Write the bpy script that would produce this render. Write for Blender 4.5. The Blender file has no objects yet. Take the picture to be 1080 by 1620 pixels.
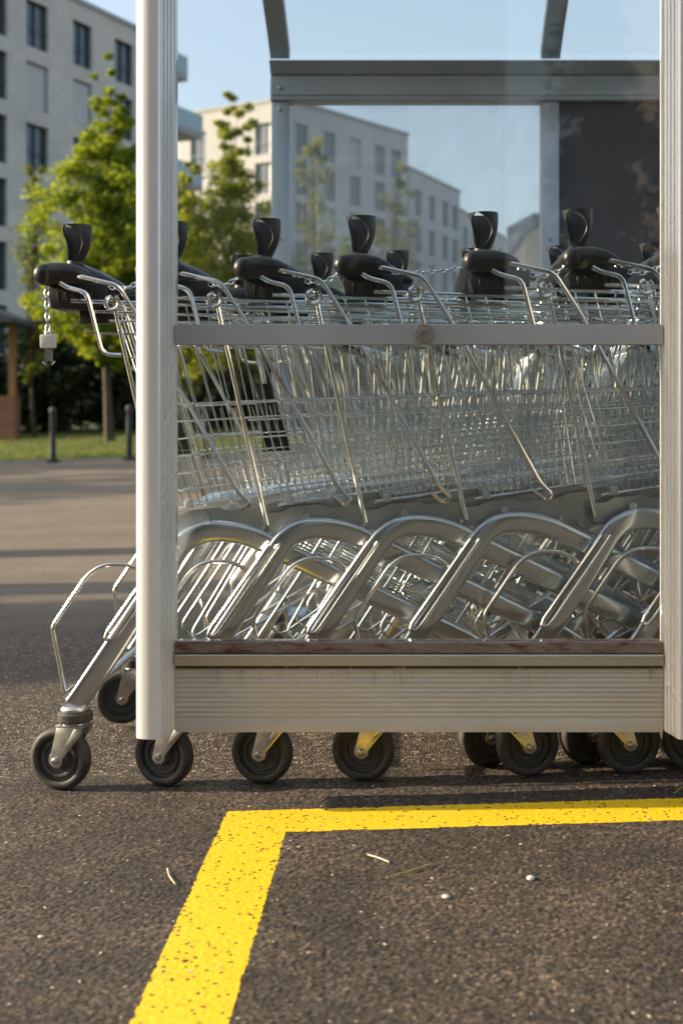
import bpy, math, random
import numpy as np
from mathutils import Vector, Matrix

random.seed(7)
R = math.radians
scene = bpy.context.scene
COL = scene.collection

# ------------------------------------------------------------------ camera, sky, sun, exposure
F = 2000.0            # focal length in photo pixels
CAMH = 0.735          # camera height
SLOPE = 0.030         # the car park rises gently to the right
cam_d = bpy.data.cameras.new("camera")
cam = bpy.data.objects.new("camera", cam_d)
COL.objects.link(cam)
cam.location = (0, 0, CAMH)
cam.rotation_euler = (R(90), 0, 0)
cam_d.sensor_fit = 'VERTICAL'
cam_d.sensor_height = 36.0
cam_d.sensor_width = 24.0
cam_d.lens = F / 1620 * 36
cam_d.shift_x = -110 / 1620
cam_d.shift_y = -160 / 1620
cam_d.clip_start = 0.05
cam_d.clip_end = 3000
cam_d.dof.use_dof = True
cam_d.dof.focus_distance = 2.55
cam_d.dof.aperture_fstop = 4.3
scene.camera = cam

SUN_EL, SUN_BACK = 20.0, 3.2      # degrees; the sun stands left, a little behind the scene
w = bpy.data.worlds.new("World"); scene.world = w; w.use_nodes = True
nt = w.node_tree; nt.nodes.clear()
sky = nt.nodes.new('ShaderNodeTexSky'); sky.sky_type = 'NISHITA'; sky.sun_disc = False
sky.sun_elevation = R(SUN_EL); sky.air_density = 1.0; sky.dust_density = 3.2; sky.ozone_density = 1.6
to_sun = Vector((-math.cos(R(SUN_EL))*math.cos(R(SUN_BACK)), math.cos(R(SUN_EL))*math.sin(R(SUN_BACK)), math.sin(R(SUN_EL))))
sky.sun_rotation = math.atan2(to_sun.x, to_sun.y)
bg = nt.nodes.new('ShaderNodeBackground'); bg.inputs[1].default_value = 0.10
wo = nt.nodes.new('ShaderNodeOutputWorld')
veil = nt.nodes.new('ShaderNodeMixRGB'); veil.blend_type = 'ADD'; veil.inputs[0].default_value = 1.0
veil.inputs[2].default_value = (1.6, 1.72, 1.75, 1)          # thin high haze over the whole sky
nt.links.new(sky.outputs[0], veil.inputs[1]); nt.links.new(veil.outputs[0], bg.inputs[0]); nt.links.new(bg.outputs[0], wo.inputs[0])
sl = bpy.data.lights.new("sun", 'SUN'); sl.energy = 5.0; sl.angle = R(0.55); sl.color = (1.0, 0.82, 0.60)
so = bpy.data.objects.new("sun", sl); COL.objects.link(so)
so.rotation_euler = to_sun.to_track_quat('Z', 'Y').to_euler()
so.location = (-10, 0, 10)
scene.view_settings.view_transform = 'Standard'
scene.view_settings.look = 'None'
scene.view_settings.exposure = 0.95
scene.view_settings.gamma = 1
scene.render.resolution_x = 682; scene.render.resolution_y = 1024
scene.cycles.max_bounces = 10; scene.cycles.transparent_max_bounces = 24
scene.cycles.glossy_bounces = 5; scene.cycles.diffuse_bounces = 3

def at(px, py, d):
    """photo pixel at distance d -> world point"""
    return Vector(((px-650)*d/F, d, CAMH-(py-650)*d/F))

# ------------------------------------------------------------------ materials
def mat(name, base=(.5,.5,.5), rough=.5, metal=0.0, **kw):
    m = bpy.data.materials.new(name); m.use_nodes = True
    b = m.node_tree.nodes['Principled BSDF']
    b.inputs['Base Color'].default_value = (*base, 1)
    b.inputs['Roughness'].default_value = rough
    b.inputs['Metallic'].default_value = metal
    for k, v in kw.items(): b.inputs[k.replace('_', ' ')].default_value = v
    return m
def N(m, t, **kw):
    n = m.node_tree.nodes.new(t)
    for k, v in kw.items():
        if k in n.inputs.keys(): n.inputs[k].default_value = v
        else: setattr(n, k, v)
    return n
def Lk(m, a, b): m.node_tree.links.new(a, b)
def PB(m): return m.node_tree.nodes['Principled BSDF']
def ramp(m, fac, stops):
    r = N(m, 'ShaderNodeValToRGB')
    el = r.color_ramp.elements
    while len(el) < len(stops): el.new(0.5)
    for e, (p, c) in zip(el, stops):
        e.position = p; e.color = (*c, 1) if len(c) == 3 else c
    Lk(m, fac, r.inputs[0]); return r
def coords(m, scale=(1,1,1), kind='Object'):
    tc = N(m, 'ShaderNodeTexCoord'); mp = N(m, 'ShaderNodeMapping')
    mp.inputs['Scale'].default_value = scale
    Lk(m, tc.outputs[kind], mp.inputs[0]); return mp.outputs[0]
def noise(m, vec, scale, detail=4, rough=.55):
    n = N(m, 'ShaderNodeTexNoise'); n.inputs['Scale'].default_value = scale
    n.inputs['Detail'].default_value = detail; n.inputs['Roughness'].default_value = rough
    Lk(m, vec, n.inputs['Vector']); return n.outputs['Fac']
def bump(m, h, strength=.3, dist=.001):
    b = N(m, 'ShaderNodeBump'); b.inputs['Strength'].default_value = strength; b.inputs['Distance'].default_value = dist
    Lk(m, h, b.inputs['Height']); Lk(m, b.outputs[0], PB(m).inputs['Normal']); return b
def noisy(name, c1, c2, scale, rough=(.4,.6), metal=0, bstr=0, bdist=.001, nscale=None, detail=5, stretch=(1,1,1), lo=.35, hi=.65):
    m = mat(name, c1, rough[0], metal)
    v = coords(m, stretch)
    f = noise(m, v, scale, detail)
    r = ramp(m, f, [(lo, c1), (hi, c2)]); Lk(m, r.outputs[0], PB(m).inputs['Base Color'])
    mr = N(m, 'ShaderNodeMapRange'); mr.inputs[1].default_value = .3; mr.inputs[2].default_value = .7
    mr.inputs[3].default_value = rough[0]; mr.inputs[4].default_value = rough[1]
    Lk(m, f, mr.inputs[0]); Lk(m, mr.outputs[0], PB(m).inputs['Roughness'])
    if bstr: bump(m, noise(m, v, nscale or scale*6, 3), bstr, bdist)
    return m

M = {}
M['wire'] = mat('zinc_wire', (.76,.82,.84), .18, 1)
M['strut'] = mat('polished_strut', (.76,.75,.72), .17, 1)
M['tube'] = noisy('chromed_tube', (.65,.71,.735), (.71,.76,.785), 5, (.17,.25), 1)
M['plate'] = noisy('galvanised_plate', (.40,.44,.46), (.52,.56,.58), 12, (.30,.46), .9, .12, .001, 90)
M['fork'] = noisy('zinc_fork', (.50,.50,.48), (.66,.66,.63), 30, (.2,.34), .95, .1, .0005, 200)
M['plastic'] = noisy('black_plastic', (.007,.007,.0075), (.014,.014,.0145), 30, (.30,.42), 0, .12, .0004, 900)
M['cup'] = noisy('charcoal_plastic', (.022,.023,.025), (.036,.037,.039), 30, (.40,.52), 0, .12, .0004, 900)
M['rubber'] = noisy('black_rubber', (.016,.016,.016), (.060,.054,.046), 34, (.5,.75), 0, .25, .0005, 500)
M['hub'] = noisy('grey_wheel_hub', (.035,.036,.037), (.065,.063,.060), 50, (.45,.6))
M['key'] = noisy('pale_grey_plastic', (.40,.42,.40), (.50,.51,.48), 60, (.4,.5))
M['red'] = mat('red_plastic', (.5,.03,.03), .4)
M['bolt'] = noisy('bolt_steel', (.35,.35,.34), (.5,.5,.48), 100, (.3,.45), 1)
M['bolt_disc'] = noisy('dull_bolt_disc', (.25,.24,.20), (.34,.32,.27), 60, (.4,.55), .6)
M['tag'] = noisy('light_plastic_clip', (.45,.48,.50), (.55,.58,.6), 60, (.35,.5))

def alu(name, c1, c2, rough=(.3,.42), metal=.75):
    m = noisy(name, c1, c2, 3.0, rough, metal, 0)
    v = coords(m, (1,1,1))
    # fine scratches and specks
    n2 = noise(m, v, 260, 2)
    bump(m, n2, .06, .0006)
    return m
M['post'] = noisy('anodised_post', (.82,.81,.78), (.86,.85,.82), 1.2, (.24,.30), .35)
M['alu'] = alu('aluminium_rail', (.46,.46,.46), (.54,.54,.53), (.42,.55), .55)
M['ledge'] = alu('tan_ledge_aluminium', (.44,.39,.31), (.52,.47,.38), (.3,.42), .5)
M['alub'] = alu('aluminium_beam', (.38,.46,.52), (.46,.54,.60), (.4,.5), .35)
M['alud'] = alu('dull_grey_aluminium', (.31,.38,.425), (.37,.44,.485), (.45,.55), .4)

# fluted board : beige aluminium with grime gathered below the top seam
m = mat('fluted_board', (.52,.49,.43), .5, .35); M['board'] = m
v = coords(m); vs = coords(m, (1,1,.12))
sep = N(m, 'ShaderNodeSeparateXYZ'); tc = N(m, 'ShaderNodeTexCoord'); Lk(m, tc.outputs['Object'], sep.inputs[0])
streak = noise(m, vs, 55, 5, .7); spots = noise(m, v, 140, 4, .75)
mr = N(m, 'ShaderNodeMapRange'); mr.inputs[1].default_value = .205; mr.inputs[2].default_value = .248; Lk(m, sep.outputs[2], mr.inputs[0])
mul = N(m, 'ShaderNodeMath', operation='MULTIPLY'); Lk(m, mr.outputs[0], mul.inputs[0])
r1 = ramp(m, streak, [(.50, (0,0,0)), (.70, (.8,.8,.8))]); Lk(m, r1.outputs[0], mul.inputs[1])
r2 = ramp(m, spots, [(.66, (0,0,0)), (.72, (1,1,1))])
mx = N(m, 'ShaderNodeMath', operation='MAXIMUM'); Lk(m, mul.outputs[0], mx.inputs[0])
ms = N(m, 'ShaderNodeMath', operation='MULTIPLY'); ms.inputs[1].default_value = .55; Lk(m, r2.outputs[0], ms.inputs[0]); Lk(m, ms.outputs[0], mx.inputs[1])
m4 = N(m, 'ShaderNodeMapRange'); m4.inputs[1].default_value = .2385; m4.inputs[2].default_value = .2440; Lk(m, sep.outputs[2], m4.inputs[0])
rr_ = ramp(m, noise(m, v, 75, 6, .8), [(.28, (0,0,0)), (.44, (1,1,1))]); mm = N(m, 'ShaderNodeMath', operation='MULTIPLY'); Lk(m, m4.outputs[0], mm.inputs[0]); Lk(m, rr_.outputs[0], mm.inputs[1])
mxx = N(m, 'ShaderNodeMath', operation='MAXIMUM'); Lk(m, mx.outputs[0], mxx.inputs[0]); Lk(m, mm.outputs[0], mxx.inputs[1]); mx = mxx
base = ramp(m, noise(m, coords(m, (.4,1,2)), 14, 6, .7), [(.3, (.50,.465,.395)), (.7, (.59,.55,.475))])
mix = N(m, 'ShaderNodeMixRGB'); mix.inputs[2].default_value = (.075,.07,.035,1)
Lk(m, mx.outputs[0], mix.inputs[0]); Lk(m, base.outputs[0], mix.inputs[1]); Lk(m, mix.outputs[0], PB(m).inputs['Base Color'])

m = mat('stained_gasket', (.3,.2,.16), .25, .1); M['gasket'] = m
v = coords(m, (.35,1,1.4))
g = ramp(m, noise(m, v, 48, 8, .8), [(.32,(.035,.012,.008)), (.41,(.13,.055,.035)), (.48,(.20,.145,.115)), (.6,(.25,.20,.17)), (.75,(.34,.30,.27))])
Lk(m, g.outputs[0], PB(m).inputs['Base Color']); bump(m, noise(m, coords(m), 90, 3), .3, .001)
PB(m).inputs['Coat Weight'].default_value = .6; PB(m).inputs['Coat Roughness'].default_value = .08

def glass(name, dust=.05, tint=(.97,.985,.98), dustcol=(.8,.82,.82), ior=1.5):
    m = bpy.data.materials.new(name); m.use_nodes = True; nt = m.node_tree; nt.nodes.clear()
    out = N(m, 'ShaderNodeOutputMaterial')
    tr = N(m, 'ShaderNodeBsdfTransparent'); tr.inputs[0].default_value = (*tint, 1)
    gl = N(m, 'ShaderNodeBsdfGlossy'); gl.inputs['Roughness'].default_value = .015; gl.inputs[0].default_value = (1,1,1,1)
    fr = N(m, 'ShaderNodeFresnel'); fr.inputs[0].default_value = ior
    fm = N(m, 'ShaderNodeMath', operation='MULTIPLY'); fm.inputs[1].default_value = .85; Lk(m, fr.outputs[0], fm.inputs[0])
    mx = N(m, 'ShaderNodeMixShader'); Lk(m, fm.outputs[0], mx.inputs[0]); Lk(m, tr.outputs[0], mx.inputs[1]); Lk(m, gl.outputs[0], mx.inputs[2])
    df = N(m, 'ShaderNodeBsdfDiffuse'); df.inputs[0].default_value = (*dustcol, 1)
    tl = N(m, 'ShaderNodeBsdfTranslucent'); tl.inputs[0].default_value = (*dustcol, 1)
    d2 = N(m, 'ShaderNodeMixShader'); d2.inputs[0].default_value = .5; Lk(m, df.outputs[0], d2.inputs[1]); Lk(m, tl.outputs[0], d2.inputs[2])
    v = coords(m)
    n = noise(m, v, 3.0, 6, .7); n3 = noise(m, v, 420, 1)
    a = N(m, 'ShaderNodeMapRange'); a.inputs[1].default_value = .3; a.inputs[2].default_value = .75; a.inputs[3].default_value = dust*.5; a.inputs[4].default_value = dust*1.8; Lk(m, n, a.inputs[0])
    sp = ramp(m, n3, [(.76,(0,0,0)), (.80,(.35,.35,.35))])
    ad = N(m, 'ShaderNodeMath', operation='ADD'); Lk(m, a.outputs[0], ad.inputs[0]); Lk(m, sp.outputs[0], ad.inputs[1])
    fin = N(m, 'ShaderNodeMixShader'); Lk(m, ad.outputs[0], fin.inputs[0]); Lk(m, mx.outputs[0], fin.inputs[1]); Lk(m, d2.outputs[0], fin.inputs[2])
    Lk(m, fin.outputs[0], out.inputs[0]); return m
M['glass'] = glass('front_glass', .003, ior=1.42)
M['glass_rear'] = glass('dusty_rear_glass', .14, (.93,.96,.97), (.75,.80,.84))
M['roofglass'] = glass('clear_roof_sheet', .012, ior=1.12)
M['darkpanel'] = noisy('dark_grey_panel', (.072,.073,.082), (.090,.090,.098), 2, (.12,.2))

# asphalt with real aggregate (the 'stone' attribute carries each stone's own tone)
def asphalt_mat(name, attr):
    m = mat(name, (.1,.09,.08), .8)
    v = coords(m)
    if attr:
        at_ = N(m, 'ShaderNodeAttribute'); at_.attribute_name = 'stone'; src = at_.outputs['Fac']
    else:
        vo = N(m, 'ShaderNodeTexVoronoi'); vo.inputs['Scale'].default_value = 150; Lk(m, v, vo.inputs['Vector'])
        sp = N(m, 'ShaderNodeSeparateColor'); Lk(m, vo.outputs['Color'], sp.inputs[0]); src = sp.outputs[0]
        bump(m, vo.outputs['Distance'], .9, .004)
    r = ramp(m, src, [(0,(.016,.014,.012)), (.25,(.040,.033,.026)), (.50,(.072,.057,.043)), (.80,(.130,.102,.075)), (.95,(.205,.162,.118)), (1,(.42,.36,.28))])
    big = ramp(m, noise(m, v, 1.6, 5, .65), [(.3,(.74,.73,.73)), (.7,(1.15,1.10,1.03))])
    mx = N(m, 'ShaderNodeMixRGB', blend_type='MULTIPLY'); mx.inputs[0].default_value = 1
    Lk(m, r.outputs[0], mx.inputs[1]); Lk(m, big.outputs[0], mx.inputs[2]); Lk(m, mx.outputs[0], PB(m).inputs['Base Color'])
    PB(m).inputs['Specular IOR Level'].default_value = .35
    return m
M['asphalt_near'] = asphalt_mat('asphalt_aggregate', True)
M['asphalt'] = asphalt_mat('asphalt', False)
m = M['asphalt']    # sunlit lane farther off, its light put into a paler colour that fades in raggedly
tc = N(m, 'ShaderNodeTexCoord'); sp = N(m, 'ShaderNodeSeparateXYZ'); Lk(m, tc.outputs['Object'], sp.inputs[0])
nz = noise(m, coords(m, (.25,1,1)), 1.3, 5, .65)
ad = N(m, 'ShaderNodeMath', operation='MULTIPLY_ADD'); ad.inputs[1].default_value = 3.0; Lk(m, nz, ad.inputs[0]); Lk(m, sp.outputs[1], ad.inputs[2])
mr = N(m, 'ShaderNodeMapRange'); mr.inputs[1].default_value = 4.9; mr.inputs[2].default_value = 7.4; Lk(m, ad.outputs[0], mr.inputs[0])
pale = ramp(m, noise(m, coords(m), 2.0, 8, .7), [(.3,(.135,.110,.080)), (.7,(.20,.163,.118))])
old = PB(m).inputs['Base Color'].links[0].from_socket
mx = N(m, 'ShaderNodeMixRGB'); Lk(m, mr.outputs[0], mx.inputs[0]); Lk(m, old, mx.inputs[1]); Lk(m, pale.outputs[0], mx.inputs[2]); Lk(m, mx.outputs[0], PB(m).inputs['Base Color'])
m = mat('yellow_road_paint', (.80,.56,.01), .55); M['yellow'] = m
v = coords(m); r = ramp(m, noise(m, v, 90, 6, .7), [(.25,(.50,.31,.012)), (.45,(.74,.48,.008)), (.75,(.83,.55,.012))])
Lk(m, r.outputs[0], PB(m).inputs['Base Color'])
M['lawn'] = noisy('lawn_soil', (.035,.055,.012), (.06,.085,.02), 3, (.9,.95), 0, .5, .02, 30)

def leafmat(name, c1, c2, trans=.5):
    m = bpy.data.materials.new(name); m.use_nodes = True; nt = m.node_tree; nt.nodes.clear()
    out = N(m, 'ShaderNodeOutputMaterial')
    gi = N(m, 'ShaderNodeNewGeometry')
    r = ramp(m, gi.outputs['Random Per Island'], [(0, c1), (1, c2)])
    d = N(m, 'ShaderNodeBsdfPrincipled'); d.inputs['Roughness'].default_value = .5; Lk(m, r.outputs[0], d.inputs['Base Color'])
    t = N(m, 'ShaderNodeBsdfTranslucent')
    hs = N(m, 'ShaderNodeMixRGB', blend_type='MULTIPLY'); hs.inputs[0].default_value = 1; hs.inputs[2].default_value = (2.6,2.2,.5,1)
    Lk(m, r.outputs[0], hs.inputs[1]); Lk(m, hs.outputs[0], t.inputs[0])
    mx = N(m, 'ShaderNodeMixShader'); mx.inputs[0].default_value = trans
    Lk(m, d.outputs[0], mx.inputs[1]); Lk(m, t.outputs[0], mx.inputs[2]); Lk(m, mx.outputs[0], out.inputs[0])
    return m
M['leaf_bright'] = leafmat('fresh_green_leaves', (.075,.12,.012), (.20,.27,.03), .5)
M['leaf_olive'] = leafmat('olive_green_leaves', (.08,.12,.02), (.21,.25,.04), .55)
M['leaf_mid'] = leafmat('mid_green_leaves', (.05,.08,.015), (.12,.15,.03), .45)
M['leaf_dark'] = leafmat('dark_green_leaves', (.012,.022,.007), (.03,.05,.013), .25)
M['leaf_pale'] = leafmat('pale_green_leaves', (.10,.12,.03), (.18,.19,.06), .5)
M['grass'] = leafmat('grass_blades', (.05,.08,.012), (.10,.14,.02), .4)
M['bark'] = noisy('bark', (.045,.036,.022), (.10,.078,.05), 8, (.8,.95), 0, .6, .02, 30, stretch=(1,1,.25))

def brickmat(name, c1, c2, c3, sc=1.0):
    m = mat(name, c1, .85)
    tc = N(m, 'ShaderNodeTexCoord')
    b = N(m, 'ShaderNodeTexBrick'); b.inputs['Scale'].default_value = sc
    b.inputs['Color1'].default_value = (*c1,1); b.inputs['Color2'].default_value = (*c2,1); b.inputs['Mortar'].default_value = (*c3,1)
    b.inputs['Mortar Size'].default_value = .01; b.inputs['Brick Width'].default_value = .5; b.inputs['Row Height'].default_value = .16
    Lk(m, tc.outputs['UV'], b.inputs['Vector'])
    n = ramp(m, noise(m, coords(m), .35, 6, .6), [(.3,(.85,.85,.85)), (.7,(1.12,1.12,1.12))])
    mx = N(m, 'ShaderNodeMixRGB', blend_type='MULTIPLY'); mx.inputs[0].default_value = 1
    Lk(m, b.outputs['Color'], mx.inputs[1]); Lk(m, n.outputs[0], mx.inputs[2]); Lk(m, mx.outputs[0], PB(m).inputs['Base Color'])
    return m
M['brick_grey'] = brickmat('grey_brick', (.58,.54,.48), (.50,.47,.42), (.62,.59,.54))
M['redbrown'] = noisy('dark_blocker_facade', (.12,.10,.085), (.17,.14,.12), .5, (.8,.9))
M['wall_white'] = noisy('white_render', (.42,.41,.39), (.48,.47,.45), .4, (.8,.9))
M['wall_blue'] = noisy('pale_render', (.50,.50,.49), (.56,.56,.55), .4, (.8,.9))
M['wall_tan'] = noisy('tan_render', (.55,.42,.30), (.62,.48,.35), .4, (.8,.9))
M['wall_back'] = noisy('back_render', (.34,.31,.28), (.40,.36,.32), .4, (.8,.9))
M['concrete'] = noisy('concrete', (.30,.30,.29), (.38,.38,.37), 1.5, (.7,.85))
M['frame_dark'] = noisy('dark_window_frame', (.02,.025,.028), (.035,.04,.045), 5, (.4,.5))
M['pane'] = noisy('window_glass', (.05,.08,.10), (.08,.12,.14), .5, (.03,.08))
M['pane_light'] = noisy('sky_lit_window_glass', (.16,.20,.23), (.26,.31,.34), .3, (.05,.1))  # lighter copy of the pane, the sky's reflection put into its colour
M['frame_light'] = noisy('grey_window_frame', (.16,.18,.19), (.22,.24,.25), 5, (.4,.5))
M['blind'] = noisy('closed_blind', (.42,.42,.42), (.5,.5,.5), 3, (.6,.7), stretch=(.1,.1,8))
M['balu'] = mat('balustrade_glass', (.30,.40,.46), .08)
M['bollard'] = noisy('bollard_paint', (.012,.012,.013), (.025,.025,.026), 8, (.45,.6))
M['redbrick'] = brickmat('red_brick', (.34,.15,.08), (.26,.11,.06), (.3,.26,.22), 2.0)
M['slate'] = noisy('slate_roof', (.07,.075,.085), (.11,.115,.125), 6, (.6,.75))
M['timber'] = noisy('varnished_timber', (.30,.14,.05), (.42,.22,.09), 6, (.5,.6), stretch=(1,1,.1))
M['stone'] = noisy('pebble', (.55,.50,.44), (.75,.71,.64), 60, (.6,.7))
M['twig'] = noisy('dry_twig', (.55,.45,.30), (.75,.65,.48), 60, (.6,.7))
M['grit'] = noisy('pale_grit', (.30,.24,.16), (.62,.55,.44), 9, (.7,.8))
M['straw'] = noisy('green_straw', (.32,.30,.04), (.45,.40,.08), 60, (.5,.6))

# ------------------------------------------------------------------ mesh helpers
def tag(o, label=None, cat=None, group=None, kind=None):
    if label: o['label'] = label
    if cat: o['category'] = cat
    if group: o['group'] = group
    if kind: o['kind'] = kind
    return o
def empty(name, loc=(0,0,0), parent=None):
    o = bpy.data.objects.new(name, None); COL.objects.link(o); o.location = loc; o.empty_display_size = .1
    if parent: o.parent = parent
    return o
class MB:
    def __init__(s): s.v = []; s.f = []
    def add(s, vs, fs):
        n = len(s.v); s.v.extend([tuple(p) for p in vs]); s.f.extend([tuple(i+n for i in f) for f in fs])
    def box(s, lo, hi, mtx=None):
        x0,y0,z0 = lo; x1,y1,z1 = hi
        vs = [Vector(p) for p in ((x0,y0,z0),(x1,y0,z0),(x1,y1,z0),(x0,y1,z0),(x0,y0,z1),(x1,y0,z1),(x1,y1,z1),(x0,y1,z1))]
        if mtx: vs = [mtx @ p for p in vs]
        s.add(vs, [(0,3,2,1),(4,5,6,7),(0,1,5,4),(1,2,6,5),(2,3,7,6),(3,0,4,7)]); return s
    def tube(s, pts, r, seg=8, closed=False, ref=None, cap=True, sq=1.0):
        """sweep a circle (r) or an ellipse (r=(a,b): a in the plane, b along ref) along pts"""
        pts = [Vector(p) for p in pts]; n = len(pts); rings = []
        ra, rb = (r if isinstance(r, tuple) else (r, r)) if not isinstance(r, list) else (None, None)
        prev = None
        for i, p in enumerate(pts):
            a = pts[i-1] if (i > 0 or closed) else p
            b = pts[(i+1) % n] if (i < n-1 or closed) else p
            t = (b-a).normalized()
            if ref is not None: u = Vector(ref)
            elif prev is None: u = Vector((0,0,1)) if abs(t.z) < .9 else Vector((1,0,0))
            else: u = prev
            u = (u - t*u.dot(t)).normalized(); prev = u
            vv = t.cross(u)
            if isinstance(r, list):
                ra, rb = r[i] if isinstance(r[i], tuple) else (r[i], r[i])
            # mitre correction
            k = 1.0
            if 0 < i < n-1 or closed:
                d1 = (p-a).normalized(); d2 = (b-p).normalized(); c = max(.3, math.cos(d1.angle(d2)/2)) if d1.length and d2.length else 1; k = 1/c
            k = min(k, 1.3)
            pw = lambda c_: math.copysign(abs(c_)**sq, c_)
            rings.append([p + u*(rb*pw(math.cos(q))) + vv*(ra*k*pw(math.sin(q))) for q in (2*math.pi*(j+.5)/seg for j in range(seg))])
        base = len(s.v)
        for rg in rings: s.v.extend([tuple(q) for q in rg])
        m_ = n if closed else n-1
        for i in range(m_):
            A = base+i*seg; B = base+((i+1) % n)*seg
            for j in range(seg):
                k2 = (j+1) % seg; s.f.append((A+j, A+k2, B+k2, B+j))
        if cap and not closed:
            s.f.append(tuple(base+j for j in range(seg))[::-1]); s.f.append(tuple(base+(n-1)*seg+j for j in range(seg)))
        return s
    def lathe(s, prof, c, axis='y', seg=32, closed_prof=False):
        """prof = [(radius, along-axis)]"""
        base = len(s.v); c = Vector(c); n = len(prof)
        for (r_, a_) in prof:
            for j in range(seg):
                q = 2*math.pi*j/seg; x, y = r_*math.cos(q), r_*math.sin(q)
                p = {'y': (x, a_, y), 'z': (x, y, a_), 'x': (a_, x, y)}[axis]
                s.v.append(tuple(c+Vector(p)))
        for i in range(n if closed_prof else n-1):
            A = base+i*seg; B = base+((i+1) % n)*seg
            for j in range(seg): k = (j+1) % seg; s.f.append((A+j, B+j, B+k, A+k))
        if not closed_prof:
            if prof[0][0] > 1e-5: s.f.append(tuple(base+j for j in range(seg)))
            if prof[-1][0] > 1e-5: s.f.append(tuple(base+(n-1)*seg+j for j in range(seg))[::-1])
        return s
    def prism(s, poly, d0, d1, plane='xy'):
        """closed polygon extruded along the remaining axis"""
        def P(a, b, t): return {'xy': (a,b,t), 'xz': (a,t,b), 'yz': (t,a,b)}[plane]
        n = len(poly)
        vs = [P(a,b,d0) for a,b in poly]+[P(a,b,d1) for a,b in poly]
        fs = [(i,(i+1)%n,n+(i+1)%n,n+i) for i in range(n)]+[tuple(range(n))[::-1], tuple(range(n,2*n))]
        s.add(vs, fs); return s
    def build(s, name, material, parent=None, smooth=True, angle=40, bevel=0, loc=None):
        me = bpy.data.meshes.new(name); me.from_pydata(s.v, [], s.f); me.update()
        import bmesh
        bm = bmesh.new(); bm.from_mesh(me); bmesh.ops.recalc_face_normals(bm, faces=bm.faces)
        if bevel:
            es = [e for e in bm.edges if len(e.link_faces) == 2 and e.calc_face_angle(0) > R(30)]
            bmesh.ops.bevel(bm, geom=es, offset=bevel, segments=2, profile=.5, affect='EDGES', clamp_overlap=True)
        bm.to_mesh(me); bm.free()
        me.materials.append(material)
        if smooth:
            me.polygons.foreach_set('use_smooth', [True]*len(me.polygons)); me.set_sharp_from_angle(angle=R(angle))
        o = bpy.data.objects.new(name, me); COL.objects.link(o)
        if parent: o.parent = parent
        if loc: o.location = loc
        return o
def fillet(pts, r, n=5):
    """round the inner corners of a polyline"""
    pts = [Vector(p) for p in pts]; out = [pts[0]]
    for i in range(1, len(pts)-1):
        p = pts[i]; a = (pts[i-1]-p); b = (pts[i+1]-p)
        rr = r[i] if isinstance(r, dict) and i in r else (r if not isinstance(r, dict) else .01)
        t = min(rr, a.length*.49, b.length*.49); a = p+a.normalized()*t; b = p+b.normalized()*t
        for k in range(n+1):
            q = k/n; out.append(a*(1-q)**2 + p*2*q*(1-q) + b*q*q)
    out.append(pts[-1]); return out
def np_mesh(name, V, Fc, material, parent=None, smooth=False):
    me = bpy.data.meshes.new(name); V = np.asarray(V, np.float32); Fc = np.asarray(Fc, np.int32)
    me.vertices.add(len(V)); me.vertices.foreach_set('co', V.ravel())
    k = Fc.shape[1]; me.loops.add(Fc.size); me.loops.foreach_set('vertex_index', Fc.ravel())
    me.polygons.add(len(Fc)); me.polygons.foreach_set('loop_start', np.arange(0, Fc.size, k, dtype=np.int32))
    me.update(calc_edges=True); me.materials.append(material)
    if smooth: me.polygons.foreach_set('use_smooth', np.ones(len(Fc), bool))
    o = bpy.data.objects.new(name, me); COL.objects.link(o)
    if parent: o.parent = parent
    return o

# ------------------------------------------------------------------ ground
def gz(x): return SLOPE*x
def sheet(name, x0, x1, y0, y1, dz, material, n=1):
    b = MB(); b.add([(x0,y0,gz(x0)+dz),(x1,y0,gz(x1)+dz),(x1,y1,gz(x1)+dz),(x0,y1,gz(x0)+dz)], [(0,1,2,3)])
    return tag(b.build(name, material, smooth=False), kind='structure')
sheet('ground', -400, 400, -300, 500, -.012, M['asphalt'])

def hash2(ix, iy, s):
    h = (ix.astype(np.int64)*374761393 + iy.astype(np.int64)*668265263 + s*1442695041) & 0xffffffff
    h = ((h ^ (h >> 13))*1274126177) & 0xffffffff
    h = (h ^ (h >> 16)) & 0xffffffff
    return h.astype(np.float64)/4294967295.0
def worley(x, y, c, s):
    u = x/c; v = y/c; iu = np.floor(u); iv = np.floor(v)
    best = np.full(x.shape, 9.0); rnd = np.zeros(x.shape); rn2 = np.zeros(x.shape)
    for a in (-1,0,1):
        for b in (-1,0,1):
            cx = iu+a; cy = iv+b
            px = cx+.5+(hash2(cx,cy,s)-.5)*.9; py = cy+.5+(hash2(cx,cy,s+1)-.5)*.9
            d = np.hypot(px-u, py-v); rr = hash2(cx,cy,s+2); mk = d < best
            best = np.where(mk, d, best); rnd = np.where(mk, rr, rnd); rn2 = np.where(mk, hash2(cx,cy,s+3), rn2)
    return best, rnd, rn2
def vnoise(x, y, c, s):
    u = x/c; v = y/c; iu = np.floor(u); iv = np.floor(v); fu = u-iu; fv = v-iv
    fu = fu*fu*(3-2*fu); fv = fv*fv*(3-2*fv)
    return (hash2(iu,iv,s)*(1-fu)*(1-fv)+hash2(iu+1,iv,s)*fu*(1-fv)+hash2(iu,iv+1,s)*(1-fu)*fv+hash2(iu+1,iv+1,s)*fu*fv)
G = .0023
xs = np.arange(-1.0, .80, G); ys = np.arange(1.30, 2.62, G)
X, Y = np.meshgrid(xs, ys)
f1, r1_, r1b = worley(X, Y, .0068, 11)
f2, r2_, r2b = worley(X+.3, Y+.7, .0042, 23)
hA = np.clip(1-(f1/.70)**2, 0, 1)*(.30+.70*r1_)*.0024
hB = np.clip(1-(f2/.75)**2, 0, 1)*(.3+.7*r2_)*.0013
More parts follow.
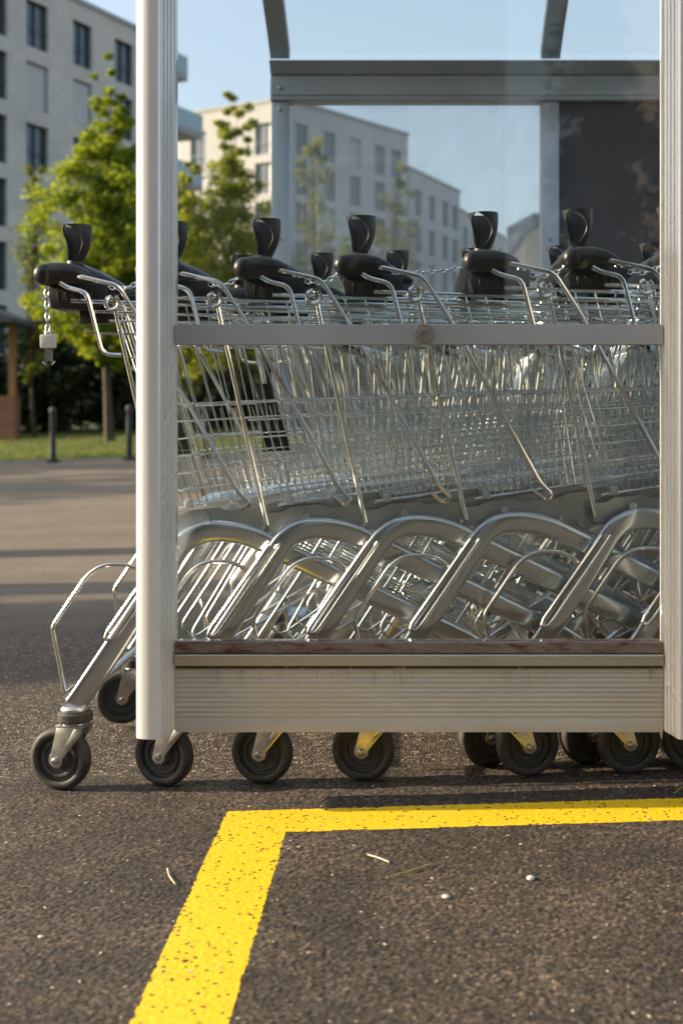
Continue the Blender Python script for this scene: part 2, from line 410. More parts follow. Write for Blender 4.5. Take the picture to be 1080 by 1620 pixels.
H = np.maximum(hA, hB) + .0006*vnoise(X, Y, .0035, 5) + (vnoise(X, Y, .09, 8)-.5)*.0016
Hm = H.mean()
stone = np.where(hA > hB, r1b, r2b)
stone = stone*.92*(.45+.55*np.clip(H/.0020, 0, 1)) + .08*vnoise(X, Y, .02, 3)
stone = np.where((r1b > .9972) & (hA > hB), 1.0, np.clip(stone, 0, .97))
ny_, nx_ = X.shape
edge = np.minimum.reduce([X-xs[0], xs[-1]-X, Y-ys[0], ys[-1]-Y]); fade = np.clip(edge/.03, 0, 1)
# painted yellow line : a skin of paint over the aggregate, missing in the pits
wob = (vnoise(X, Y, .006, 31)-.5)*.003 + (vnoise(X, Y, .03, 32)-.5)*.003
def line_mask(X, Y):
    xo, xi = -.343, -.219
    y1 = 2.352 + .0*X; y0 = 2.224
    vert = (X > xo+wob) & (X < xi+wob) & (Y < y1+wob)
    hor = (X > xo+wob) & (Y > y0+wob) & (Y < y1+wob)
    return vert | hor
pm = line_mask(X, Y)
amp = np.where(pm, .42, 1.0)
Z = SLOPE*X + (H-Hm)*fade*amp - .002*(1-fade)
idx = np.arange(ny_*nx_).reshape(ny_, nx_)
Q = np.stack([idx[:-1,:-1], idx[:-1,1:], idx[1:,1:], idx[1:,:-1]], -1).reshape(-1, 4)
V_ = np.stack([X, Y, Z], -1).reshape(-1, 3)
o = np_mesh('asphalt', V_, Q, M['asphalt_near'], smooth=True); tag(o, kind='structure')
a_ = o.data.attributes.new('stone', 'FLOAT', 'POINT'); a_.data.foreach_set('value', stone.ravel().astype(np.float32))
wear = vnoise(X, Y, .05, 41)*.5+vnoise(X, Y, .012, 42)*.5
q_lo, q_hi = np.quantile(H, .030), np.quantile(H, .10)
Hf = H-(vnoise(X, Y, .09, 8)-.5)*.0016
paint = pm & (Hf > np.quantile(Hf, .007)) & (vnoise(X, Y, .0046, 77) > .040)
fm_ = (paint[:-1,:-1] & paint[:-1,1:] & paint[1:,1:] & paint[1:,:-1]).reshape(-1)
Zp = SLOPE*X + (H-Hm)*.42*fade + .0004
Qp = Q[fm_]; used, inv = np.unique(Qp, return_inverse=True)
Vp = np.stack([X, Y, Zp], -1).reshape(-1, 3)[used]
o = np_mesh('yellow_line', Vp, inv.reshape(-1, 4), M['yellow'], smooth=True)
tag(o, kind='structure')

# ------------------------------------------------------------------ lawn, path
LY0, LY1 = 23.0, 60.0
def lz(x, y): return gz(x)+.03+max(0, (y-LY0))*.026
b = MB()
n = 24
for i in range(n+1):
    y = LY0+.14+(LY1-LY0)*i/n
    b.v += [(-60,y,lz(-60,y)),(60,y,lz(60,y))]
for i in range(n): b.f.append((2*i,2*i+1,2*i+3,2*i+2))
tag(b.build('lawn', M['lawn'], smooth=False), kind='structure')
b = MB()
b.add([(-60,LY0,gz(-60)-.2),(60,LY0,gz(60)-.2),(60,LY0,gz(60)+.04),(-60,LY0,gz(-60)+.04),(-60,LY0+.13,gz(-60)+.04),(60,LY0+.13,gz(60)+.04),(60,LY0+.13,gz(60)-.2),(-60,LY0+.13,gz(-60)-.2)],[(0,1,2,3),(3,2,5,4),(4,5,6,7)])
tag(b.build('kerb', M['concrete'], smooth=False), kind='structure')
rng = np.random.default_rng(5)
ng = 60000
gx = rng.uniform(-13, 6, ng); gy = LY0+.2+rng.random(ng)**1.6*16
gh = rng.uniform(.03, .08, ng); ga = rng.uniform(0, math.pi, ng); gw = .008+gy*0
base_z = np.array(SLOPE*gx+.03+(gy-LY0)*.026)
lx = rng.normal(0, .02, ng); ly = rng.normal(0, .02, ng)
V3 = np.stack([np.stack([gx-np.cos(ga)*gw, gy-np.sin(ga)*gw, base_z-.005], -1), np.stack([gx+np.cos(ga)*gw, gy+np.sin(ga)*gw, base_z-.005], -1), np.stack([gx+lx, gy+ly, base_z+gh], -1)], 1).reshape(-1, 3)
o = np_mesh('grass', V3, np.arange(ng*3).reshape(-1, 3), M['grass']); tag(o, 'short green lawn grass behind the bollards', 'grass', kind='stuff')

# ------------------------------------------------------------------ foliage
def leaves(centers, radii, per, size, rng, flat=1.0):
    n = len(centers)*per
    c = np.repeat(np.asarray(centers), per, 0); r = np.repeat(np.asarray(radii), per)[:, None]
    d = rng.normal(0, 1, (n, 3)); d /= np.linalg.norm(d, axis=1)[:, None]
    p = c + d*r*(rng.random((n,1))**.45)*np.array([1,1,flat])
    a = rng.normal(0, 1, (n,3)); a[:,2] *= .6; a /= np.linalg.norm(a, axis=1)[:, None]
    bb = rng.normal(0, 1, (n,3)); bb -= a*(a*bb).sum(1)[:, None]; bb /= np.linalg.norm(bb, axis=1)[:, None]
    s = (size*rng.uniform(.6, 1.3, n))[:, None]
    V = np.stack([p-a*s*.5, p+bb*s*.3-a*s*.05, p+a*s*.55, p-bb*s*.3-a*s*.05], 1).reshape(-1, 3)
    return V, np.arange(n*4).reshape(-1, 4)
def tree(name, label, x, y, z0, prof, lm, nclump, per, size, seed, cat='tree', group=None, trunk_r=.09, stems=1, clump=(.22,.42), limbs=22):
    """prof: list of (height, radius) of the crown"""
    rng = np.random.default_rng(seed); t = empty(name, (x, y, z0)); tag(t, label, cat, group)
    hs = [p[0] for p in prof]; rs = [p[1] for p in prof]; top = hs[-1]
    wts = np.interp(np.linspace(hs[0], top, 80), hs, rs)**1.4+.02; wts /= wts.sum()
    hz = rng.choice(np.linspace(hs[0], top, 80), nclump, p=wts)+rng.normal(0,.05,nclump)
    ang = rng.uniform(0, 2*math.pi, nclump); rr = np.interp(hz, hs, rs)*np.sqrt(rng.random(nclump))*rng.uniform(.7,1.2,nclump)
    lump = 1+.28*np.sin(ang*3+seed)+.2*np.sin(hz*2.3+ang*2)
    C = np.stack([np.cos(ang)*rr*lump, np.sin(ang)*rr*lump, hz], -1)
    rad = rng.uniform(clump[0], clump[1], nclump)*np.clip(np.interp(hz, hs, rs)/max(rs)*1.3, .4, 1)
    V, Fq = leaves(C, rad, per, size, rng, .75)
    np_mesh('crown', V, Fq, lm, t)
    b = MB()
    for k in range(stems):
        ox = (k-(stems-1)/2)*.35; pts = []
        for i in range(9):
            q = i/8; pts.append((ox*(1-.2*q)+.10*math.sin(q*4+seed+k), .08*math.cos(q*3+k), -.1+q*top*.92))
        b.tube(pts, [(trunk_r*(1-.85*i/8)*(1.25 if i == 0 else 1),)*2 for i in range(9)], 8)
    for k in range(limbs):
        c = C[rng.integers(nclump)]; zb = max(.3*top*.5, c[2]-.35*abs(c[2])*.5-.4)
        q = zb/top; s0 = Vector((.10*math.sin(q*4+seed), .05, zb)); e = Vector(c); mid = s0.lerp(e, .5)+Vector((0,0,.06))
        b.tube([s0, mid, e], [trunk_r*.32, trunk_r*.22, trunk_r*.08], 5, cap=False)
    b.build('trunk', M['bark'], t)
    return t

def ty(px, py_top, D): return at(px, py_top, D)
# young trees on the lawn
D1 = 30.0
def lawn_tree(px, top_py, D, *a, **k):
    p = at(px, top_py, D); z0 = lz(p.x, D); return p.x, z0, p.z-z0
x, z0, h = lawn_tree(172, 88, 30, ); 
tree('deciduous_tree', 'bright green leafy tree in front of the grey brick apartment block', x, 30, z0, [(h*.20,.4),(h*.34,1.3),(h*.52,1.42),(h*.66,1.1),(h*.78,.75),(h*.88,.45),(h,.12)], M['leaf_bright'], 430, 130, .095, 3, group='young trees on the lawn', trunk_r=.11, stems=1)
x, z0, h = lawn_tree(372, 150, 31)
tree('deciduous_tree', 'slim green tree with a wispy top, left of the rear aluminium post', x, 31, z0, [(h*.2,.6),(h*.4,1.4),(h*.6,1.1),(h*.75,.7),(h*.86,.5),(h*.93,.55),(h,.2)], M['leaf_olive'], 300, 100, .095, 8, group='young trees on the lawn', trunk_r=.07)
x, z0, h = lawn_tree(300, 250, 33)
tree('deciduous_tree', 'low rounded green tree just right of the front left post', x, 33, z0, [(h*.15,.5),(h*.4,1.2),(h*.7,.9),(h,.2)], M['leaf_olive'], 190, 64, .12, 9, group='young trees on the lawn', trunk_r=.07)
x, z0, h = lawn_tree(492, 172, 32)
tree('deciduous_tree', 'thin pale tree seen through the dusty rear glass beside the rear post', x, 32, z0, [(h*.2,.4),(h*.4,.8),(h*.6,.6),(h*.8,.4),(h,.15)], M['leaf_pale'], 85, 55, .10, 12, group='young trees on the lawn', trunk_r=.06)
x, z0, h = lawn_tree(628, 262, 32)
tree('deciduous_tree', 'pale green tree seen through the middle of the dusty rear glass', x, 32, z0, [(h*.2,.5),(h*.45,.95),(h*.7,.7),(h,.2)], M['leaf_pale'], 85, 55, .10, 14, group='young trees on the lawn', trunk_r=.06)
x, z0, h = lawn_tree(560, 330, 34)
tree('deciduous_tree', 'short green tree between the two pale trees behind the rear glass', x, 34, z0, [(h*.2,.5),(h*.45,.85),(h*.7,.6),(h,.2)], M['leaf_mid'], 60, 55, .10, 15, group='young trees on the lawn', trunk_r=.06)
x, z0, h = lawn_tree(55, 255, 34)
tree('deciduous_tree', 'small dark green tree at the far left edge below the brick block windows', x, 34, z0, [(h*.2,.3),(h*.45,.7),(h*.75,.5),(h,.2)], M['leaf_mid'], 55, 50, .10, 16, group='young trees on the lawn', trunk_r=.06)
# shrubs closing the lawn
sh = [(-13.2,2.6,'dark shrub at the far left end of the lawn'),(-10.6,3.6,'tall dark shrub behind the bright green tree'),(-8.0,4.0,'tallest dark shrub, directly behind the left cart handle'),
      (-5.4,3.6,'dark shrub behind the front left post'),(-2.8,3.0,'dark shrub behind the rear left post'),(-.2,2.6,'dark shrub behind the middle of the carts'),(2.4,2.6,'dark shrub behind the bolt disc of the rail'),(5.0,3.0,'dark shrub behind the dark rear panel')]
for i, (sx, shh, lb) in enumerate(sh):
    tree('shrub', lb, sx, 38+.5*math.sin(i*2), lz(sx, 38), [(.1,1.3),(shh*.4,1.75),(shh*.8,1.2),(shh,.4)], M['leaf_dark'], 240, 60, .17, 40+i, cat='shrub', group='dark shrubs closing the lawn', trunk_r=.05, clump=(.35,.6), limbs=10)

# ------------------------------------------------------------------ off-frame trees on the left that shade the ground
def shade_tree(px, py, zc, rad, lm, label, seed, dens=70, per=60, hh=None):
    hh = hh or rad*1.2
    tree('deciduous_tree', label, px, py, gz(px)-.05, [(zc-hh,rad*.5),(zc-.2*hh,rad),(zc+.4*hh,rad*.8),(zc+hh,rad*.2)], lm, dens, per, .19, seed, group='trees left of the car park', trunk_r=.16, clump=(.3,.55), limbs=14)
shade_tree(-22, 15.4, 5.8, 2.7, M['leaf_mid'], 'broad tree left of the car park, second farthest of its row', 61, 200)
shade_tree(-21, 21.0, 5.6, 3.3, M['leaf_mid'], 'broad tree left of the car park, farthest of its row', 62, 240)
shade_tree(-14.5, 5.25, 4.6, .95, M['leaf_mid'], 'slim tree left of the car park, nearest of its row', 63, 240, 45, 1.6)
shade_tree(-18, 38.6, 3.9, 3.0, M['leaf_dark'], 'dense dark tree beyond the far left end of the lawn', 64, 420, 60, 3.8)
shade_tree(-21.5, 36.2, 4.2, 3.0, M['leaf_dark'], 'second dense dark tree beyond the far left end of the lawn', 65, 420, 60, 3.8)
for (xx, yy, tr, sd, lb) in ((-10.5, 7.66, .36, 71, 'thick trunked tree left of the car park, farthest of the three'), (-9.5, 6.08, .34, 72, 'thick trunked tree left of the car park, middle of the three'), (-8.6, 5.10, .22, 73, 'thick trunked tree left of the car park, nearest of the three')):
    tree('deciduous_tree', lb, xx, yy, gz(xx)-.05, [(4.6,.8),(5.6,1.5),(7,1.2),(8,.3)], M['leaf_mid'], 90, 50, .13, sd, group='trees left of the car park', trunk_r=tr, clump=(.3,.55), limbs=14)

for (xx, yy, zc_, sd, lb) in ((-12.0, 2.50, 4.0, 75, 'sparse young tree left of the car park, farther of the two sparse ones'), (-11.2, 1.95, 3.75, 76, 'sparse young tree left of the car park, nearer of the two sparse ones')):
    tree('deciduous_tree', lb, xx, yy, gz(xx)-.05, [(zc_-.5,.25),(zc_,.42),(zc_+.5,.1)], M['leaf_mid'], 15, 26, .09, sd, group='trees left of the car park', trunk_r=.03, clump=(.10,.22), limbs=8)

# ------------------------------------------------------------------ buildings
def building(name, label, A, B, thick, z0, z1, wallm, wins, cat='building', sidewins=(), parapet=.25, roofm=None):
    """front facade runs A->B (x,y); body extends away from the camera by thick; wins=[(u0,u1,v0,v1,kind)]"""
    t = empty(name, (A[0], A[1], z0)); tag(t, label, cat)
    d = Vector((B[0]-A[0], B[1]-A[1], 0)); L = d.length; d.normalize()
    nrm = Vector((-d.y, d.x, 0))              # points away from the camera side
    if nrm.y < 0: nrm = -nrm
    Hh = z1-z0
    P = lambda u, w_, v: d*u + nrm*(w_ if thick > 0 or w_ == thick else -w_) + Vector((0,0,v))
    us = sorted(set([0, L]+[q for w_ in wins for q in w_[:2]])); vs = sorted(set([0, Hh]+[q for w_ in wins for q in w_[2:4]]))
    b = MB(); uv = []
    def quad(p): b.add(p, [(0,1,2,3)])
    for i in range(len(us)-1):
        for j in range(len(vs)-1):
            uc, vc = (us[i]+us[i+1])/2, (vs[j]+vs[j+1])/2
            if any(w_[0] < uc < w_[1] and w_[2] < vc < w_[3] for w_ in wins): continue
            quad([P(us[i],0,vs[j]),P(us[i+1],0,vs[j]),P(us[i+1],0,vs[j+1]),P(us[i],0,vs[j+1])])
            uv += [(us[i],vs[j]),(us[i+1],vs[j]),(us[i+1],vs[j+1]),(us[i],vs[j+1])]
    dp = .28
    for (u0,u1,v0,v1,k) in wins:
        for a, c in (((u0,v0),(u1,v0)),((u1,v0),(u1,v1)),((u1,v1),(u0,v1)),((u0,v1),(u0,v0))):
            quad([P(a[0],0,a[1]),P(c[0],0,c[1]),P(c[0],dp,c[1]),P(a[0],dp,a[1])]); uv += [(0,a[1]),(0,c[1]),(dp,c[1]),(dp,a[1])]
    for q, l in (([P(0,0,0),P(0,thick,0),P(0,thick,Hh),P(0,0,Hh)], thick), ([P(L,0,0),P(L,thick,0),P(L,thick,Hh),P(L,0,Hh)], thick), ([P(0,thick,0),P(L,thick,0),P(L,thick,Hh),P(0,thick,Hh)], L)):
        quad(q); uv += [(0,0),(l,0),(l,Hh),(0,Hh)]
    me = bpy.data.meshes.new('wall'); me.from_pydata(b.v, [], b.f); me.materials.append(wallm)
    ul = me.uv_layers.new(name='UVMap'); ul.data.foreach_set('uv', [c for q in uv for c in q])
    wo_ = bpy.data.objects.new('wall', me); COL.objects.link(wo_); wo_.parent = t
    b = MB(); vv = []
    for dz0, dz1, ov in ((Hh+.003, Hh+parapet, .08),):
        pts = [P(-ov,-ov,dz0),P(L+ov,-ov,dz0),P(L+ov,thick+ov,dz0),P(-ov,thick+ov,dz0),P(-ov,-ov,dz1),P(L+ov,-ov,dz1),P(L+ov,thick+ov,dz1),P(-ov,thick+ov,dz1)]
        b.add(pts, [(0,3,2,1),(4,5,6,7),(0,1,5,4),(1,2,6,5),(2,3,7,6),(3,0,4,7)])
    b.build('roof', roofm or M['concrete'], t, smooth=False)
    for (u0,u1,v0,v1,k) in wins:
        b = MB(); fw = .07; w0, w1 = dp-.10, dp-.02
        def bx(a0,a1,c0,c1,ww0=w0,ww1=w1):
            pts = [P(a0,ww0,c0),P(a1,ww0,c0),P(a1,ww1,c0),P(a0,ww1,c0),P(a0,ww0,c1),P(a1,ww0,c1),P(a1,ww1,c1),P(a0,ww1,c1)]
            b.add(pts, [(0,3,2,1),(4,5,6,7),(0,1,5,4),(1,2,6,5),(2,3,7,6),(3,0,4,7)])
        bx(u0+.003,u0+fw,v0+.003,v1-.003); bx(u1-fw,u1-.003,v0+.003,v1-.003); bx(u0+fw,u1-fw,v0+.003,v0+fw); bx(u0+fw,u1-fw,v1-fw,v1-.003)
        if k != 'b':
            um = (u0+u1)/2; bx(um-.04,um+.04,v0+fw,v1-fw)
            if v1-v0 > 1.6: bx(u0+fw,um-.04,v0+.85,v0+.90,-.02,.02); bx(um+.04,u1-fw,v0+.85,v0+.90,-.02,.02)
        lit = wallm is not M['brick_grey']
        fo = b.build('window', M['frame_light'] if lit else M['frame_dark'], t, smooth=False)
        b = MB(); bx(u0+fw+.002,u1-fw-.002,v0+fw+.002,v1-fw-.002,dp-.015 if k != 'b' else dp-.13,dp-.005 if k != 'b' else dp-.11)
        b.build('blind' if k == 'b' else 'pane', M['blind'] if k == 'b' else (M['pane_light'] if lit else M['pane']), fo, smooth=False)
    return t, P, L, Hh
# grey brick block, left
A1 = at(-110, 0, 53.5); B1 = at(268, 0, 70.0)
LL = math.hypot(B1.x-A1.x, B1.y-A1.y)
z0b = -1.5
def proj_u(px):      # facade coordinate under a photo column
    dx, dy = (B1.x-A1.x)/LL, (B1.y-A1.y)/LL; k = (px-650)/F
    return (k*A1.y-A1.x)/(dx-k*dy)
rows = [(17.85,20.05),(14.95,17.15),(12.05,14.25),(9.15,11.35),(6.25,8.45),(3.35,5.55),(.8,2.9)]
cols = [(-66,-40),(-16,12),(42,77),(116,146),(182,211)]
wins = []
for ri, (v0, v1) in enumerate(rows):
    for ci, (c0, c1) in enumerate(cols):
        u0, u1 = proj_u(c0), proj_u(c1)
        if u0 < .3: continue
        wins.append((u0, u1, v0-z0b, v1-z0b, 'b' if (ri == 1 and ci in (2,3)) or (ri == 3 and ci == 4) else 'g'))
t1, P1, L1, H1 = building('apartment_block', 'grey brick apartment block at the left with dark tall windows', (A1.x,A1.y), (B1.x,B1.y), 11, z0b, 20.95, M['brick_grey'], wins)
for i, zz in enumerate((19.55, 16.55, 13.55, 10.55)):
    b = MB()
    u0, u1 = L1+.12, L1+(2.3 if i == 0 else 3.9)
    def bq(a0,a1,w0,w1,c0,c1):
        pts = [P1(a0,w0,c0),P1(a1,w0,c0),P1(a1,w1,c0),P1(a0,w1,c0),P1(a0,w0,c1),P1(a1,w0,c1),P1(a1,w1,c1),P1(a0,w1,c1)]
        b.add(pts, [(0,3,2,1),(4,5,6,7),(0,1,5,4),(1,2,6,5),(2,3,7,6),(3,0,4,7)])
    bq(u0,u1,.3,7,zz-z0b,zz-z0b+.35)
    bo = b.build('balcony', M['concrete'], t1, smooth=False)
    b = MB(); bq(u0,u1-.04,.32,.36,zz-z0b+.353,zz-z0b+1.4); bq(u1-.04,u1,.3,7,zz-z0b+.353,zz-z0b+1.4); b.build('balustrade', M['balu'], bo, smooth=False)
# sunlit white block, its left face in sun, right face in shade
zb = -1.0
pL, pC, pR = at(282,0,97.0), at(452,0,92.0), at(645,0,104.0)
wl = []
fl = [(19.6,21.9),(16.7,19.0),(13.8,16.1),(10.9,13.2),(8.0,10.3),(5.1,7.4)]
for i, (v0, v1) in enumerate(fl):
    for j, u in enumerate((1.2, 4.3, 7.3)):
        wl.append((u, u+(1.5 if j != 1 else 1.1), v0-zb-.4*(j == 0), v1-zb, 'b' if (i+j) % 4 == 1 else 'g'))
building('apartment_block', 'sunlit white apartment face behind the slim tree', (pL.x,pL.y), (pC.x,pC.y), .6, zb, 23.35, M['wall_white'], wl)
wr = []
for i, (v0, v1) in enumerate(fl):
    for j, u in enumerate((1.0, 4.2, 7.3, 10.4, 12.6)):
        if u+1.6 < 14.3: wr.append((u, u+1.35, v0-zb, v1-zb, 'b' if (i*3+j) % 5 == 2 else 'g'))
building('apartment_block', 'shaded pale apartment block seen through the rear glass, tallest of the three there', (pC.x+.05,pC.y+.05), (pR.x,pR.y), 12, zb, 23.35, M['wall_blue'], wr)
pa, pb = at(648,0,105), at(727,0,116.5)
wq = [(u, u+1.5, v0-zb, v1-zb, 'g') for (v0, v1) in [(17.2,19.4),(14.2,16.4),(11.2,13.4),(8.2,10.4)] for u in (1.2, 4.5, 7.8, 10.4)]
building('apartment_block', 'middle pale apartment block stepping down behind the rear glass', (pa.x,pa.y), (pb.x,pb.y), 12, zb, 20.8, M['wall_blue'], wq)
pa, pb = at(728,0,118), at(806,0,140)
wq = [(u, u+1.6, v0-zb, v1-zb, 'g') for (v0, v1) in [(16.0,18.2),(13.0,15.2),(10.0,12.2)] for u in (1.2, 5, 9, 13, 17)]
building('apartment_block', 'farthest and lowest pale apartment block behind the rear glass', (pa.x,pa.y), (pb.x,pb.y), 12, zb, 19.4, M['wall_blue'], wq)
pa, pb = at(803,0,112), at(845,0,104)
wq = [(u, u+1.2, v0-zb, v1-zb, 'g') for (v0, v1) in [(12.6,14.4),(9.6,11.4)] for u in (.5,)]
building('house', 'grey house with a dark flat roof left of the rear right post', (pa.x,pa.y), (pb.x,pb.y), 8, zb, 16.2, M['wall_blue'], wq, cat='house', roofm=M['slate'], parapet=.8)
# tan gable slice with its left wall in the sun
pa = at(829,0,60); t = empty('house', (pa.x, pa.y, -1)); tag(t, 'tan gabled house in sun beside the rear right post', 'house')
b = MB(); b.prism([(0,0),(9,0),(9,10.4),(4.5,13.5),(0,10.0)], 0, 10, 'xz'); b.build('wall', M['wall_tan'], t, smooth=False)
b = MB(); b.prism([(-.25,9.9),(4.5,13.75),(9.25,10.3),(9.25,10.5),(4.5,14.0),(-.25,10.15)], -.3, 10.3, 'xz'); b.build('roof', M['slate'], t, smooth=False)
# garden pavilion at the far left
pv = at(14, 0, 33); zz = lz(pv.x, 33)
t = empty('garden_pavilion', (pv.x, 33, zz)); tag(t, 'small garden pavilion with brick pier and slate roof at the left edge', 'pavilion')
b = MB(); b.box((-1.6,-.22,0),(.24,.22,1.15)); me_ = b.build('brick_pier', M['redbrick'], t, smooth=False)
ul = me_.data.uv_layers.new(name='UVMap')
for lp in me_.data.loops:
    co = me_.data.vertices[lp.vertex_index].co; ul.data[lp.index].uv = (co.x+co.y, co.z)
b = MB(); b.box((.02,-.09,1.153),(.2,.09,3.0)); b.build('timber_post', M['timber'], t, smooth=False)
b = MB(); b.box((-1.4,-.09,1.153),(-1.22,.09,3.0)); b.build('timber_post', M['timber'], t, smooth=False)
b = MB(); b.prism([(-2.2,3.003),(.42,3.003),(.42,3.12),(-.8,3.6),(-2.2,3.15)], -1.2, 1.2, 'xz'); b.build('roof', M['slate'], t, smooth=False)

# ------------------------------------------------------------------ bollards
def bollard(px, D, label, first=[None]):
    p = at(px, 0, D); z = gz(p.x)
    if first[0] is None:
        t = empty('bollard'); b = MB(); b.lathe([(.0,-.1),(.054,-.1),(.054,.80),(.056,.83),(.046,.84),(.046,.86),(.062,.875),(.066,.93),(.05,.985),(.0,1.0)], (0,0,0), 'z', 20)
        b.build('post', M['bollard'], t)
        b = MB(); b.lathe([(.0,0),(.13,0),(.13,.03),(.09,.05),(.0,.05)], (0,0,0), 'z', 20); b.build('foot', M['bollard'], t); first[0] = t
    else:
        t = first[0].copy(); COL.objects.link(t)
        for ch in first[0].children: c = ch.copy(); COL.objects.link(c); c.parent = t
    t.location = (p.x, D, z); tag(t, label, 'bollard', 'black bollards along the lawn')
bl = ['black bollard directly below the hanging chain key', 'black bollard just left of the front left post', 'black bollard hidden behind the baskets of the second cart', 'black bollard behind the third cart basket',
      'black bollard behind the fourth cart basket', 'black bollard behind the basket below the bolt disc', 'black bollard behind the fifth cart basket', 'black bollard behind the rightmost cart basket']
for i in range(8): bollard(84+121*i, 22.8, bl[i])

# ------------------------------------------------------------------ behind the camera (seen only as reflections)
for i, (xx, yy, hh, rw, lb) in enumerate([(5.6,-33,15.5,1.3,'tall dark poplar behind the car park, leftmost in the glass'),(9.2,-36,14.5,1.3,'tall dark poplar behind the car park, middle one'),(12.2,-34,13.0,2.0,'tall dark poplar behind the car park, widest one')]):
    tree('poplar_tree', lb, xx, yy, gz(xx), [(.6,rw*.7),(hh*.3,rw),(hh*.7,rw*.8),(hh,.15)], M['leaf_dark'], 240, 46, .30, 80+i, group='poplars behind the car park', trunk_r=.2, clump=(.5,.9))
b_pts = [(-26,-20,5.5,3.2),(-17,-19,6.5,3.4),(-9,-22,6.0,3.3),(-2,-24,4.5,3.0),(5,-21,4.0,2.8),(13,-22,4.4,3.2)]
for i, (xx, yy, hh, rw) in enumerate(b_pts):
    tree('shrub', ['leftmost','second from left','third from left','fourth from left','fifth from left','rightmost'][i]+' dark bushy shrub on the near side of the car park', xx, yy, gz(xx), [(.1,rw*.8),(hh*.4,rw),(hh*.8,rw*.7),(hh,.3)], M['leaf_dark'], 130, 44, .34, 90+i, cat='shrub', group='shrubs on the near side of the car park', trunk_r=.1, clump=(.6,1.0), limbs=8)
t, _, _, _ = building('apartment_block', 'warm sunlit building behind the car park seen only as a reflection', (11.0,-60), (30,-48), -12, -1, 24, M['wall_back'], [])

wb = [(u, u+1.6, 1.2+3*k, 3.2+3*k, 'g') for k in range(5) for u in range(3, 58, 4)]  # unseen block added behind the camera to cut skylight and darken reflections
building('apartment_block', 'long dark block added unseen behind the car park to darken the glass reflections', (-58,-40), (3.2,-38), -12, -1, 17, M['redbrown'], wb)

# ------------------------------------------------------------------ the shelter
SH = empty('trolley_shelter', (0, 4.66, 0)); tag(SH, 'aluminium and glass trolley shelter with a fluted bottom board', 'trolley shelter')
def shb(b, name, m, parent=None, **k):      # shelter part authored in world coordinates
    b.v = [(x, y-4.66, z) for x, y, z in b.v]
    return b.build(name, m, parent or SH, **k)
BX = [-.478, .508, 1.494]
ZT = 2.03
def post_poly(cx, mirror=False):
    # front post profile: sunlit chamfer, flat nose, fluted flank
    L = [(-.036, 2.405)]+[(-.004-.032*math.cos(R(a)), 2.368-.018*math.sin(R(a))) for a in range(0, 91, 7)]+[(.008, 2.350), (.0115, 2.3525)]
    n = 4
    for i in range(n):
        q0, q1 = i/n, (i+1)/n
        a = Vector((.0125, 2.356)); e = Vector((.0268, 2.418))
        p0 = a.lerp(e, q0); p1 = a.lerp(e, q0+.60/n); p2 = a.lerp(e, q0+.64/n); p3 = a.lerp(e, q1-.03/n)
        inn = Vector((-.0034, .0012))
        L += [tuple(p0), tuple(p1), tuple(p2+inn), tuple(p3+inn)]
    L += [(.0275, 2.42), (.0275, 2.445), (-.030, 2.445), (-.036, 2.438)]
    s = -1 if mirror else 1
    return [(cx+s*x, y) for x, y in L]
for i, cx in enumerate(BX):
    b = MB(); b.prism(post_poly(cx, mirror=(i > 0)), .124, ZT, 'xy'); shb(b, 'front_post', M['post'], smooth=True, angle=25)
for cx in BX:
    b = MB(); b.box((cx-.033, 4.63, gz(cx)-.02), (cx+.033, 4.69, 1.868)); o = shb(b, 'rear_post', M['alub'], bevel=.003)
    b = MB()
    for zz in (1.84, 1.365, .9):
        b.lathe([(.0,0),(.007,0),(.007,-.004),(.004,-.006),(0,-.006)], (cx, 4.63, zz), 'y', 12)
    b2 = b; b2.v = [(x, y-4.66, z) for x, y, z in b2.v]; b2.build('bolt', M['bolt'], o)
    b = MB(); b.box((cx-.09, 4.57, gz(cx)-.01), (cx+.09, 4.75, gz(cx)+.012)); shb(b, 'foot_plate', M['alub'], bevel=.003)
# rear beams
x0, x1 = BX[0]-.035, BX[2]+.035
b = MB(); b.prism([(4.622,1.87),(4.618,1.874),(4.618,1.882),(4.624,1.884),(4.624,1.888),(4.618,1.890),(4.618,1.935),(4.624,1.937),(4.626,1.962),(4.70,1.962),(4.70,1.87)], x0, x1, 'yz'); rb = shb(b, 'rear_beam', M['alub'], smooth=False)
b = MB()
for cx in (BX[0], BX[1]): b.lathe([(.0,0),(.008,0),(.008,-.005),(.004,-.007),(0,-.007)], (cx, 4.618, 1.915), 'y', 12)
b.v = [(x, y-4.66, z) for x, y, z in b.v]; b.build('bolt', M['bolt'], rb)
b = MB(); b.prism([(4.618,1.965),(4.575,2.004),(4.60,2.012),(4.70,1.985),(4.70,1.965)], x0, x1, 'yz'); shb(b, 'eaves_profile', M['alud'], smooth=False)
# front top beam
b = MB(); b.box((x0, 2.37, ZT), (x1, 2.44, ZT+.09)); shb(b, 'front_beam', M['alub'], bevel=.003)
